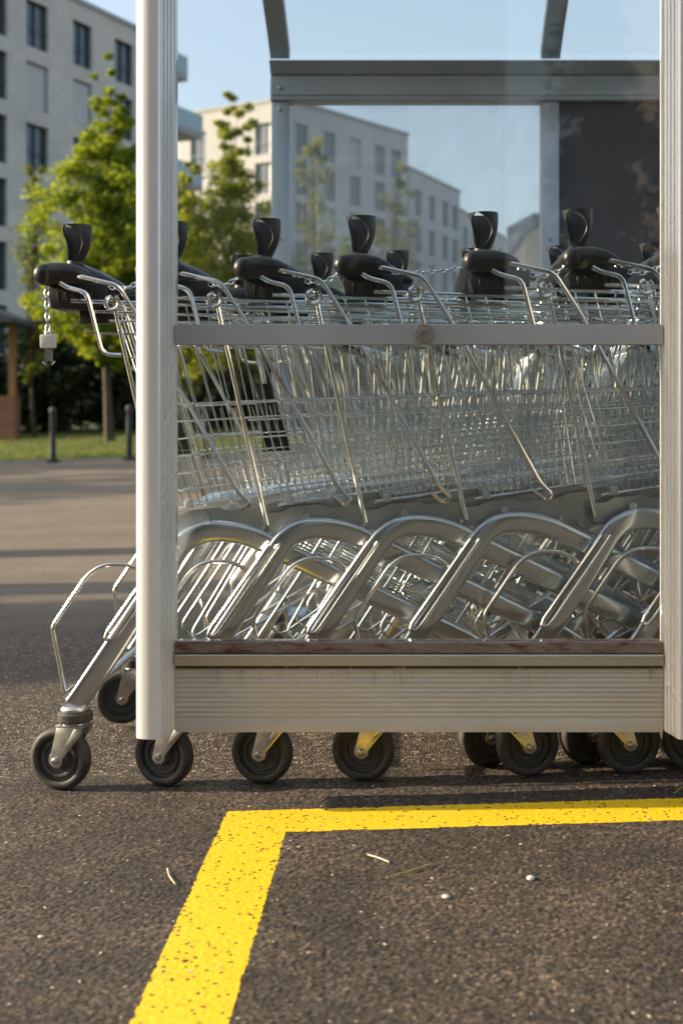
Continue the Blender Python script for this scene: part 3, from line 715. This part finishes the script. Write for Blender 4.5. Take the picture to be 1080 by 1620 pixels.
# vault ribs and sheets
c, hgt = 2.23, .32; Rv = (c*c/4+hgt*hgt)/(2*hgt); yc = (2.40+4.63)/2; zc = ZT+.012-(Rv-hgt)
a0 = math.asin(c/2/Rv)
def vault(q, off=0): an = -a0+2*a0*q; return (yc+(Rv+off)*math.sin(an), zc+(Rv+off)*math.cos(an))
for cx in BX:
    b = MB(); n = 24; ring = []
    for i in range(n+1):
        q = i/n
        y_, z_ = vault(q, -.025); y2, z2 = vault(q, .022)
        b.v += [(cx-.035,y_,z_),(cx+.035,y_,z_),(cx+.035,y2,z2),(cx-.035,y2,z2)]
    for i in range(n):
        for j in range(4): k = (j+1) % 4; b.f.append((4*i+j,4*i+k,4*i+4+k,4*i+4+j))
    b.f += [(0,1,2,3), (4*n+3,4*n+2,4*n+1,4*n)]
    shb(b, 'roof_rib', M['alud'], angle=30)
for k in range(2):
    b = MB(); n = 24; xa, xb = BX[k]+.036, BX[k+1]-.036
    for i in range(n+1):
        for off in (.0, .004):
            y_, z_ = vault(i/n, off); b.v += [(xa,y_,z_),(xb,y_,z_)]
    for i in range(n): b.f += [(4*i,4*i+1,4*i+5,4*i+4), (4*i+2,4*i+3,4*i+7,4*i+6)]
    shb(b, 'roof_sheet', M['roofglass'])
# rear infill: dusty glass in the first bay, dark board in the second
b = MB(); b.box((BX[0]+.034, 4.657, .25), (BX[1]-.034, 4.663, 1.869)); shb(b, 'rear_glass', M['glass_rear'], smooth=False)
b = MB(); b.box((BX[1]+.034, 4.650, .25), (BX[2]-.034, 4.670, 1.869)); shb(b, 'dark_panel', M['darkpanel'], smooth=False)
b = MB(); b.box((BX[0]+.034, 4.64, .18), (BX[1]-.034, 4.68, .249)); b.box((BX[1]+.034, 4.64, .18), (BX[2]-.034, 4.68, .249)); shb(b, 'rear_sill', M['alub'], smooth=False)
# front infill of each bay
for k in range(2):
    xa, xb = BX[k]+(.0282 if k == 0 else .0367), BX[k+1]-.0282
    # fluted board
    prof = [(2.440,.121),(2.416,.121),(2.416,.146)]
    z = .1475
    while z < .236:
        prof += [(2.4172,z+.0004),(2.4172,z+.0010),(2.4158,z+.0018),(2.4150,z+.0050),(2.4156,z+.0080)]; z += .0094
    prof += [(2.418,.2470),(2.440,.2470)]
    b = MB(); b.prism(prof, xa, xb, 'yz'); shb(b, 'fluted_board', M['board'], smooth=True, angle=35)
    b = MB(); b.prism([(2.444,.2490),(2.408,.2490),(2.4065,.2500),(2.4065,.2680),(2.409,.2705),(2.444,.2705)], xa, xb, 'yz'); shb(b, 'ledge_profile', M['ledge'], smooth=True, angle=35)
    b = MB(); b.prism([(2.444,.2715),(2.413,.2715),(2.4105,.2735),(2.4125,.2920),(2.416,.2945),(2.428,.2945),(2.444,.2945)], xa, xb, 'yz'); shb(b, 'sealing_strip', M['gasket'], smooth=True, angle=35)
    b = MB(); b.box((xa, 2.430, .2955), (xb, 2.434, ZT-.002)); shb(b, 'front_glass', M['glass'], smooth=False)
    b = MB(); b.box((xa, 2.412, .862), (xb, 2.4285, .900)); b.box((xa, 2.4355, .862), (xb, 2.448, .900)); ra = shb(b, 'rail', M['alu'], smooth=False, bevel=.0008)
    bx_ = at(671, 528, 2.408)
    if k == 0:
        b = MB(); c_ = Vector((bx_.x, 2.412, bx_.z))
        b.lathe([(0,0),(.0190,0),(.0190,-.0035),(.0180,-.0048),(.0055,-.0050),(.0050,-.0030),(.0,-.0030)], c_, 'y', 40)
        b.v = [(x, y-4.66, z) for x, y, z in b.v]; bo = b.build('bolt_disc', M['bolt_disc'], ra, angle=25)
        b = MB(); b.lathe([(0,-.003),(.0042,-.003),(.0042,-.0062),(.0018,-.0062),(.0018,-.004),(0,-.004)], c_, 'y', 6); b.v = [(x, y-4.66, z) for x, y, z in b.v]; b.build('socket_screw', M['bolt'], ra, angle=20)

# ------------------------------------------------------------------ the shopping carts
OX, ODC = -.664, 2.795
TILT = math.atan(SLOPE)
def Lc(px, py, yl):
    """photo pixel of the first cart at lateral offset yl -> cart coordinates"""
    d = ODC+yl; p = at(px, py, d); dx = p.x-OX; dz = p.z-gz(OX)
    return Vector((dx*math.cos(TILT)+dz*math.sin(TILT), yl, -dx*math.sin(TILT)+dz*math.cos(TILT)))
def yside(x): return .275-.108*x           # half width of the chassis at x

def make_caster():
    # pivot on z axis, wheel trailing to -x, on the ground plane z=0
    cf = MB(); ax, az = -.034, .0625
    for s in (-1, 1):
        y0 = s*.0195; y1 = s*.0225
        poly = [(-.030,.128),(.026,.128),(.024,.116)]
        for k in range(9):
            q = R(10-k*22.5); poly.append((ax+.0145*math.cos(q), az+.0145*math.sin(q)))
        poly.append((-.034,.112))
        cf.prism(poly, y0, y1, 'xz')
        cf.prism([(.010,.1275),(.026,.1275),(.0255,.120),(-.005,.090),(-.010,.095)], y1, y1+s*.003, 'xz')
    cf.box((-.032,-.0225,.1282),(.028,.0225,.1325))
    cf.lathe([(0,.1328),(.026,.1328),(.026,.1365),(0,.1365)], (0,0,0), 'z', 24)
    cf.lathe([(0,.158),(.0285,.158),(.0285,.164),(.024,.169),(0,.169)], (0,0,0), 'z', 24)
    fork = cf.build('caster', M['fork'], bevel=.0008)
    for s in (-1, 1):
        pass
    b = MB(); b.lathe([(0,.1368),(.031,.1368),(.0345,.140),(.0345,.154),(.031,.1575),(0,.1575)], (0,0,0), 'z', 32); b.build('swivel_ring', M['rubber'], fork)
    b = MB()
    b.lathe([(.0455,-.0125),(.050,-.0155),(.058,-.0145),(.0618,-.0095),(.0625,-.003),(.0625,.003),(.0618,.0095),(.058,.0145),(.050,.0155),(.0455,.0125)], (ax,0,az), 'y', 64, closed_prof=True)
    b.build('tyre', M['rubber'], fork, angle=50)
    b = MB()
    b.lathe([(.0,-.0165),(.017,-.0165),(.0185,-.015),(.020,-.006),(.030,-.0055),(.0325,-.0095),(.036,-.0095),(.0385,-.006),(.0455,-.0055),(.0455,.0055),(.0385,.006),(.036,.0095),(.0325,.0095),(.030,.0055),(.020,.006),(.0185,.015),(.017,.0165),(0,.0165)], (ax,0,az), 'y', 48)
    b.build('hub', M['hub'], fork, angle=30)
    for s in (-1, 1):
        b = MB()
        b.lathe([(0,s*.0225),(.0062,s*.0225),(.0062,s*.0265),(.004,s*.0285),(0,s*.0285)], (ax,0,az), 'y', 12)
        b.build('axle_bolt', M['bolt'], fork, angle=30)
    return fork

def make_cart():
    root = empty('shopping_cart')
    # ---- side frames: flat-oval tube from rear caster up, over, and down to the front caster
    for s in (-1, 1):
        raw = [(.000,.169),(.012,.184),(.150,.380),(.236,.506),(.335,.502),(.800,.252),(.845,.210),(.856,.170)]
        raw = [(x, s*yside(x), z) for x, z in raw]
        raw = fillet(raw, {1:.02, 2:.01, 3:.075, 4:.075, 5:.04, 6:.03}, 9)
        b = MB(); b.tube(raw, (.0215,.0105), 32, ref=(0,1,0), sq=.55); b.build('side_frame', M['tube'], root, angle=60)
    # ---- hoops on the rear legs
    for s in (-1, 1):
        ys = s*.262
        pt = lambda px, py: (lambda v: Vector((v.x, ys, v.z)))(Lc(px, py, -.262))
        pts = fillet([pt(118,1084), pt(104,1098), pt(83,992), pt(140,908), pt(165,893), pt(212,893), pt(245,922), pt(240,935)], {1:.014, 2:.012, 3:.05, 4:.05, 5:.035, 6:.01}, 5)
        b = MB(); b.tube(pts, .0045, 8); b.build('guard_hoop', M['strut'], root)
        # U-shaped wire hugging the leg
        yu = -.291
        pu = lambda px, py: (lambda v: Vector((v.x, s*.289, v.z)))(Lc(px, py, yu))
        b = MB(); b.tube(fillet([pu(262,868), pu(170,1000), pu(166,1012), pu(176,1012), pu(184,1003), pu(276,868)], .004, 3), .0042, 8); b.build('leg_wire', M['strut'], root)
    # ---- base plates below the basket
    for s in (-1, 1):
        b = MB(); top = []; bot = []
        for i in range(41):
            x = .185+.60*i/40; zt = .537+.060*(x-.18); 
            zt += .006*(1 if (i % 11) in (3,4,5,6,7) else -.3)
            top.append((x, zt)); bot.append((x, .498-.012*abs(math.sin(i*.21))))
        for (x, z) in top: b.v.append((x, s*(yside(x)-.031), z))
        for (x, z) in bot: b.v.append((x, s*(yside(x)-.033), z))
        for (x, z) in top: b.v.append((x, s*(yside(x)-.034), z))
        for (x, z) in bot: b.v.append((x, s*(yside(x)-.036), z))
        for i in range(40): b.f += [(i,i+1,42+i,41+i), (82+i,83+i,124+i,123+i), (i,i+1,83+i,82+i), (41+i,42+i,124+i,123+i)]
        b.build('base_plate', M['plate'], root, angle=30)
    # ---- basket
    NT = 9
    def rim(x): return .972-.055*(x-.06)
    def bot(x): return .551+.105*(x-.2)
    def side(u, v, s):
        """u 0..1 rear->front, v 0..1 top->bottom"""
        xt = .075+.90*u; xb = .205+.66*u
        x = xt*(1-v)+xb*v; z = rim(xt)*(1-v)+bot(xb)*v
        y = (.268-.100*xt)*(1-v)+(.232-.100*xb)*v
        return Vector((x, s*y, z))
    b = MB()
    for s in (-1, 1):
        nv = 22
        for i in range(1, nv+1):
            u = i/nv; b.tube([side(u,-.006,s), side(u,.5,s), side(u,1.0,s)], .0020, 5)
        for i in range(nv):               # short uprights in the dense lower half
            u = (i+.5)/nv
            b.tube([side(u,.52,s), side(u,1.0,s)], .0015, 5)
        for v in (.50,.585,.67,.755,.84,.92): b.tube([side(q/6,v,s) for q in range(7)], .0023, 6)
        b.tube([side(q/6,.09,s) for q in range(7)], .0028, 6)
        b.tube([side(q/6,1.0,s) for q in range(7)], .0034, 6)
    nb = 12
    for i in range(nb+1):                 # bottom and front lengthwise wires
        k = -1+2*i/nb
        p = [Vector((.205, k*.208, bot(.205))), Vector((.865, k*.145, bot(.865))), Vector((.975, k*.168, rim(.975)))]
        b.tube(p, .0017, 5)
    for i in range(12):
        x = .205+.66*i/11; y = .232-.1*x; b.tube([(x,-y,bot(x)-.003),(x,y,bot(x)-.003)], .0018, 5)
    for v in (.25,.5,.75):
        xx = .975*(1-v)+.865*v; zz = rim(.975)*(1-v)+bot(.865)*v; y = .168*(1-v)+.145*v; b.tube([(xx,-y,zz),(xx,y,zz)], .0022, 6)
    b.build('basket', M['wire'], root, angle=70)
    # rim: one thick wire all round and an inner one
    b = MB()
    e = lambda x, s, dz=0, dy=0: (x, s*(.272-.1*x+dy), rim(x)+dz)
    b.tube(fillet([e(.015,-1), e(.5,-1), e(.985,-1), e(.985,1), e(.5,1), e(.015,1)], .04, 5), .0042, 8)
    b.tube([e(.055,-1,-.020,.004), e(.80,-1,-.020,.004)], .0032, 8); b.tube([e(.055,1,-.020,.004), e(.80,1,-.020,.004)], .0032, 8)
    b.tube([e(.045,-1,-.064), e(.90,-1,-.052)], .0028, 8); b.tube([e(.045,1,-.064), e(.90,1,-.052)], .0028, 8)
    b.tube([(.10,-.235,rim(.1)-.012),(.10,.235,rim(.1)-.012)], .004, 8)
    b.build('basket_rim', M['wire'], root)
    # ---- corner posts with their eye, handle struts
    for s in (-1, 1):
        g = lambda px, py, dy=0: (lambda v: Vector((v.x, s*(.272-dy), v.z)))(Lc(px, py, -.272))
        g2 = lambda px, py, yy: (lambda v: Vector((v.x, s*yy, v.z)))(Lc(px, py, -yy))
        b = MB()
        eye = g(178,479); ring = []
        for k in range(17):
            q = R(60-k*20); ring.append(eye+Vector((math.cos(q)*.0135, s*(.006-k*.0006), math.sin(q)*.0135)))
        b.tube(ring, .0042, 8)
        b.tube([g(180,470), g(186,505), g2(228,690,.262), g2(262,836,.252)], .0044, 8)
        b.build('corner_post', M['strut'], root)
        b = MB()
        b.tube(fillet([g2(108,438,.245), g2(126,437,.256), g2(188,452,.283), g2(232,522,.286), g2(376,778,.266), g2(396,797,.264), g2(385,806,.264), g2(364,789,.264)], {1:.01, 2:.018, 3:.02, 4:.015, 5:.012, 6:.012}, 5), .0048, 8)
        b.build('handle_strut', M['strut'], root)
        b = MB(); b.tube(fillet([g2(96,448,.262), g2(108,455,.266), g2(138,463,.28), g2(163,560,.28), g2(192,562,.278)], {1:.01, 2:.016, 3:.016}, 5), .0048, 8)
        b.build('handle_brace', M['strut'], root)
    # ---- handle
    gc = Lc(66, 433, -.255)
    h = empty('handle', parent=root)
    b = MB()
    prof = [(-.265,.004),(-.2635,.012),(-.258,.018),(-.248,.0215),(-.235,.022),(-.20,.0205),(0,.0205),(.20,.0205),(.235,.022),(.248,.0215),(.258,.018),(.2635,.012),(.265,.004)]
    b.tube([(gc.x+.003, y, gc.z) for y, r_ in prof], [r_ for y, r_ in prof], 20, ref=(0,0,1)); b.build('grip', M['plastic'], h, angle=60)
    for s in (-1, 1):
        b = MB(); P = [( .000,0,.0205,.017),(.018,.001,.0225,.019),(.045,.0005,.0215,.019),(.070,-.003,.018,.017),(.088,-.007,.012,.013),(.095,-.009,.006,.008)]
        b.tube([(gc.x+a, s*.244, gc.z+c_) for a, c_, _, _ in P], [(r1, r2) for _, _, r1, r2 in P], 18, ref=(0,1,0)); b.build('handle_arm', M['plastic'], h, angle=60)
    # console that carries the cup holder, sloping down to the coin lock
    b = MB(); P = [(-.006,.004,.016,.040),(.012,.014,.020,.046),(.045,.012,.022,.048),(.085,-.004,.020,.044),(.125,-.020,.013,.036),(.140,-.026,.006,.030)]
    b.tube([(gc.x+a, -.118, gc.z+c_) for a, c_, _, _ in P], [(r1, r2) for _, _, r1, r2 in P], 20, ref=(0,1,0)); b.build('console', M['plastic'], root, angle=60)
    # coin lock with slots
    b = MB(); lx, lz_ = gc.x-.004, gc.z-.010
    b.prism([(lx,lz_-.020),(lx+.008,lz_-.056),(lx+.085,lz_-.060),(lx+.122,lz_-.046),(lx+.125,lz_-.008),(lx+.01,lz_)], -.205, -.095, 'xz')
    for k in range(5): b.box((lx+.020+.016*k, -.2075, lz_-.046), (lx+.028+.016*k, -.203, lz_-.022))
    b.box((lx+.050,-.150,lz_-.085),(lx+.125,-.118,lz_-.055)) 
    cl = b.build('coin_lock', M['plastic'], root, bevel=.003)
    b = MB(); b.lathe([(0,0),(.004,0),(.004,.012),(0,.012)], (lx+.125,-.134,lz_-.070), 'x', 10); b.build('lock_pin', M['bolt'], cl)
    # cup holder: flared half-open funnel
    cc = Lc(119, 414, -.105); ct = Lc(121, 357, -.105); hh = ct.z-cc.z
    b = MB(); nr, na = 18, 30; pr = []
    th = .0034
    for layer in (0, 1):
        for i in range(nr+1):
            t_ = i/nr; r_ = .0158+.0165*(t_**.8); r_ -= th*layer
            open_ = R(3+60*math.sin(min(1,max(0,t_*1.02))*math.pi)**.7) if t_ < .98 else R(3)
            cx_ = cc.x+(ct.x-cc.x)*t_+.006*math.sin(t_*math.pi)
            z_ = cc.z-.004+(hh+.004)*t_
            for j in range(na+1):
                a_ = R(240)+open_+(2*math.pi-2*open_)*j/na
                b.v.append((cx_+r_*math.cos(a_), -.105+r_*math.sin(a_), z_))
    S = (nr+1)*(na+1); I = lambda l, i, j: l*S+i*(na+1)+j
    for i in range(nr):
        for j in range(na):
            b.f += [(I(0,i,j),I(0,i,j+1),I(0,i+1,j+1),I(0,i+1,j)), (I(1,i,j),I(1,i+1,j),I(1,i+1,j+1),I(1,i,j+1))]
        for j in (0, na): b.f.append((I(0,i,j),I(1,i,j),I(1,i+1,j),I(0,i+1,j)))
    for j in range(na):
        for i in (0, nr): b.f.append((I(0,i,j),I(0,i,j+1),I(1,i,j+1),I(1,i,j)))
    cu = b.build('cup_holder', M['cup'], root, angle=50)
    b = MB(); b.lathe([(0,-.02),(.020,-.02),(.0175,-.004),(.0168,.001),(0,.001)], (cc.x, -.105, cc.z), 'z', 24); b.build('cup_base', M['cup'], cu, angle=50)
    # ---- lower rack wires running between the descending tubes
    b = MB()
    dz_ = lambda x: .527-.57*(x-.345)
    for i in range(7):
        k = -1+2*i/6
        b.tube([(.30, k*.20, .50), (.36, k*.195, .500), (.80, k*.13, dz_(.80)+.0)], .0028, 6)
    for x in (.38,.52,.66,.78): b.tube([(x,-yside(x)+.01,dz_(x)),(x,yside(x)-.01,dz_(x))], .0045, 8)
    b.build('lower_rack', M['wire'], root)
    for s in (-1, 1):
        b = MB()
        b.tube(fillet([(.30,s*.16,.49),(.24,s*.16,.40),(.13,s*.175,.245),(.16,s*.18,.215),(.40,s*.16,.375),(.43,s*.16,.46)], .03, 4), .0036, 7)
        b.tube(fillet([(.34,s*.09,.49),(.20,s*.09,.27),(.24,s*.10,.235),(.55,s*.09,.40)], .02, 4), .003, 7)
        b.build('rack_brace', M['wire'], root)
    b = MB(); b.tube([(.05,-.262,.215),(.05,.262,.215)], .008, 10); b.build('cross_bar', M['tube'], root)
    b = MB(); b.tube([(.265,-.235,.528),(.265,.235,.528)], .008, 10); b.build('cross_bar', M['tube'], root)
    b = MB(); b.box((.222,-.2235,.551),(.238,-.2195,.569)); b.build('clip', M['tag'], root, bevel=.001)
    # ---- hinged rear gate (origin on its hinge)
    gt = MB(); 
    for i in range(13):
        k = -1+2*i/12; gt.tube([(0,k*.225,0),(.105,k*.205,-.37)], .0018, 5)
    for q in (0,.25,.5,.75,1): gt.tube([(.105*q,-.228+.02*q,-.37*q),(.105*q,.228-.02*q,-.37*q)], .003 if q in (0,1) else .0022, 6)
    b = MB(); b.prism([(.166,.800),(.200,.800),(.232,.680),(.228,.668),(.176,.668)], -.200, -.196, 'xz'); b.build('seat_flap', M['plastic'], root, bevel=.001)
    b = MB(); b.prism([(.176,.660),(.186,.660),(.188,.667),(.176,.667)], -.202, -.194, 'xz'); b.prism([(.186,.6605),(.232,.6605),(.230,.667),(.188,.667)], -.200, -.197, 'xz'); b.build('flap_foot', M['plastic'], root)
    go = gt.build('rear_gate', M['wire'], root, loc=(.095, 0, rim(.1)-.018))
    b = MB(); mt = Matrix.Rotation(-math.atan2(.105,.37), 4, 'Y')
    b.box((-.006,-.17,-.285),(-.001,.17,-.155), mt); b.build('seat_panel', M['plastic'], go, bevel=.001)
    b = MB(); b.box((-.009,-.166,-.300),(.001,-.150,-.287), mt); b.box((-.009,.150,-.300),(.001,.166,-.287), mt); b.build('panel_foot', M['plastic'], go)
    # ---- casters
    c0 = make_caster(); cs = [c0]
    def dupc():
        c = c0.copy(); COL.objects.link(c)
        for ch in c0.children: d = ch.copy(); COL.objects.link(d); d.parent = c
        return c
    while len(cs) < 4: cs.append(dupc())
    for c, (x, y) in zip(cs, ((0,-.275),(0,.275),(.856,-.1826),(.856,.1826))):
        c.parent = root; c.location = (x, y, 0)
    return root, gc

CART, GC = make_cart()
def chain_mesh(p0, p1, sag, link=.0125, r=.0018):
    p0, p1 = Vector(p0), Vector(p1); n = 24
    path = [p0.lerp(p1, i/n)-Vector((0,0,sag*4*(i/n)*(1-i/n))) for i in range(n+1)]
    L = sum((path[i+1]-path[i]).length for i in range(n)); cnt = max(2, round(L/link)); b = MB()
    def pos(s):
        for i in range(n):
            l = (path[i+1]-path[i]).length
            if s <= l or i == n-1: return path[i].lerp(path[i+1], s/l), (path[i+1]-path[i]).normalized()
            s -= l
    for k in range(cnt):
        c, t = pos((k+.5)*L/cnt)
        u = Vector((0,0,1)) if abs(t.z) < .8 else Vector((0,1,0)); u = (u-t*u.dot(t)).normalized(); w_ = t.cross(u)
        if k % 2: u = w_
        hl = L/cnt*.5+.0022; wd = .0042
        pts = [c+t*(math.cos(q)*hl*(1.0))+u*(math.sin(q)*wd) for q in (2*math.pi*j/12 for j in range(12))]
        b.tube(pts, r, 6, closed=True)
    return b

def copy_cart(src, flap):
    r = src.copy(); COL.objects.link(r)
    for ch in src.children:
        if ch.name.startswith(('seat_flap', 'flap_foot')) and not flap: continue
        c = ch.copy(); COL.objects.link(c); c.parent = r
        for g in ch.children: d = g.copy(); COL.objects.link(d); d.parent = c
    return r
row1 = [-.664, -.460, -.262, -.060, .200, .400, .600, .800]
yaw1 = [-13, -20, -14, -9, 189, 186, -12, 10]
row2 = [-.392, -.187, .009, .205, .430, .672, .870]
lab1 = ['outermost shopping cart, standing half outside the shelter with its chain hanging free',
        'second shopping cart of the front row, half hidden by the front left post',
        'third shopping cart of the front row, cup in front of the slim tree',
        'fourth front shopping cart, its cup just left of the bolt disc',
        'fifth front shopping cart, right of the wide gap, with a taut chain',
        'sixth shopping cart of the front row, cup holder in front of the dark rear panel',
        'seventh shopping cart of the front row, behind the front right post',
        'innermost shopping cart of the front row, beyond the front right post']
lab2 = ['leftmost shopping cart of the back row, behind the third front cart', 'second shopping cart of the back row, cup holder left of the fourth front cup',
        'third shopping cart of the back row, cup holder above the bolt disc', 'fourth shopping cart of the back row, behind the fifth front cart', 'fifth shopping cart of the back row, behind the sixth front cart',
        'sixth shopping cart of the back row, cup holder beside the front right post', 'innermost shopping cart of the back row, behind the right post']
carts = []
for ri, (row, yc_, labs) in enumerate(((row1, ODC, lab1), (row2, ODC+.60, lab2))):
    for i, x in enumerate(row):
        c = CART if not carts else copy_cart(CART, i < 2 and ri == 0)
        c.location = (x, yc_, gz(x)); c.rotation_euler = (0, -TILT, 0)
        tag(c, labs[i], 'shopping cart', 'nested shopping carts in the shelter')
        carts.append((ri, i, c))
for ri, i, c in carts:
    rnd = random.Random(ri*50+i)
    cc_ = [ch for ch in c.children if ch.name.startswith('caster')]
    for k, ch in enumerate(cc_):
        near_rear = ch.location.x < .1 and ch.location.y < 0
        a = yaw1[i] if (ri == 0 and near_rear) else rnd.uniform(-35, 35)
        if ri == 0 and i == 0 and ch.location.x < .1 and ch.location.y > 0: a = 12
        ch.rotation_euler = (0, 0, R(a))
    gate = [ch for ch in c.children if ch.name.startswith('rear_gate')][0]
    if i > 0: gate.rotation_euler = (0, R(-58), 0)
    # chains
    a0_ = Vector((GC.x+.004, -.236, GC.z-.020))
    if ri == 0 and i == 0:
        b = chain_mesh(a0_, a0_-Vector((0,0,.095)), 0); ch = b.build('chain', M['wire'], c)
        kz = a0_-Vector((0,0,.095))
        b = MB(); b.box((kz.x-.0160, kz.y-.006, kz.z-.034), (kz.x+.0160, kz.y+.006, kz.z-.006)); b.build('chain_key', M['key'], ch, bevel=.003)
        b = MB()
        b.tube([(kz.x-.005,kz.y,kz.z-.007),(kz.x-.005,kz.y,kz.z+.002),(kz.x,kz.y,kz.z+.005),(kz.x+.005,kz.y,kz.z+.002),(kz.x+.005,kz.y,kz.z-.006)], .0013, 6); b.build('key_ring', M['bolt'], ch); b = MB()
        for s in (-1, 1):
            b.box((kz.x+s*.0062-.0018, kz.y-.0015, kz.z-.068), (kz.x+s*.0062+.0018, kz.y+.0015, kz.z-.034))
            b.tube([(kz.x+s*.0062,kz.y,kz.z-.068),(kz.x+s*.0125,kz.y,kz.z-.061)], .0016, 6)
        b.box((kz.x-.0048, kz.y-.0012, kz.z-.060), (kz.x+.0048, kz.y+.0012, kz.z-.034)); b.build('key_prong', M['bolt'], ch)
    else:
        row = row1 if ri == 0 else row2; dx = (row[i]-row[i-1]) if i else .2
        e_ = Vector((GC.x-dx+.100, -.19, GC.z-.012)); tgt = a0_+Vector((-.006, .01, .012))
        sag = .004 if dx > .22 else .020
        if i: chain_mesh(tgt, e_, sag).build('chain', M['wire'], c)
        else: chain_mesh(a0_, a0_-Vector((0,0,.09)), 0).build('chain', M['wire'], c)

# ------------------------------------------------------------------ small litter
def gp(px, py):
    d = F*CAMH/(py-650)
    for _ in range(5): d = F*(CAMH-gz((px-650)*d/F))/(py-650)
    return Vector(((px-650)*d/F, d, gz((px-650)*d/F)))
def strip(name, pxs, r, m, label, cat):
    pts = [gp(*p)+Vector((0,0,.0035)) for p in pxs]; o_ = pts[0].copy()
    b = MB(); b.tube([p-o_ for p in fillet(pts, .01, 3)] if len(pts) > 2 else [p-o_ for p in pts], r, 6); o = b.build(name, m, loc=o_); tag(o, label, cat)
strip('twig', [(581,1355),(598,1360),(615,1367)], .0011, M['twig'], 'pale dry twig left of the green straw on the asphalt', 'twig')
strip('straw', [(611,1391),(645,1382),(682,1370)], .0010, M['straw'], 'yellow green straw lying on the asphalt', 'straw')
strip('twig', [(265,1377),(267,1388),(272,1395),(277,1402)], .0010, M['twig'], 'small curved pale twig left of the yellow line', 'twig')
strip('grass_blade', [(1065,1258),(1075,1250),(1085,1245)], .0010, M['straw'], 'green grass blade at the right end of the yellow line', 'grass blade')
def pebble(px, py, rx, m, label, seed):
    p = gp(px, py); rng_ = random.Random(seed); b = MB(); rings = 7; seg = 12
    for i in range(rings+1):
        th_ = math.pi*i/rings
        for j in range(seg):
            q = 2*math.pi*j/seg; k = 1+.14*math.sin(q*2+seed)+.08*rng_.uniform(-1,1)
            b.v.append((rx*k*math.sin(th_)*math.cos(q), rx*.75*k*math.sin(th_)*math.sin(q), rx*.48*math.cos(th_)+rx*.4))
    for i in range(rings):
        for j in range(seg): k2 = (j+1)%seg; b.f.append((i*seg+j,i*seg+k2,(i+1)*seg+k2,(i+1)*seg+j))
    o = b.build('pebble', m, angle=80, loc=p); tag(o, label, 'pebble')
pebble(705,1421,.0062,M['stone'],'white rounded pebble on the asphalt right of the yellow line',3)
pebble(839,1392,.0078,M['stone'],'flat beige pebble at the right of the asphalt',5)
pebble(66,1484,.0045,M['stone'],'small pale chip at the bottom left of the asphalt',8)

# fine grit, bud scales and seed husks blown over the asphalt
rg = random.Random(99); b = MB()
for k in range(210):
    px_, py_ = rg.uniform(-20, 1100), rg.uniform(1010, 1640)
    if 210 < px_ < 1100 and py_ < 1170: continue
    p = gp(px_, py_); a = rg.uniform(0, math.pi); l = rg.uniform(.0012, .0042)*(1.6 if py_ < 1200 else 1); w_ = l*rg.uniform(.25, .7); h_ = l*.25
    u = Vector((math.cos(a), math.sin(a), SLOPE*math.cos(a)))*l; v = Vector((-math.sin(a), math.cos(a), 0))*w_; c = p+Vector((0,0,.0012))
    b.add([c-u, c-v, c+u, c+v, c+Vector((0,0,h_+.0008))+u*.2], [(0,1,4),(1,2,4),(2,3,4),(3,0,4),(3,2,1,0)])
tag(b.build('grit', M['grit'], smooth=False), 'fine pale grit and seed husks strewn over the asphalt', 'grit', kind='stuff')
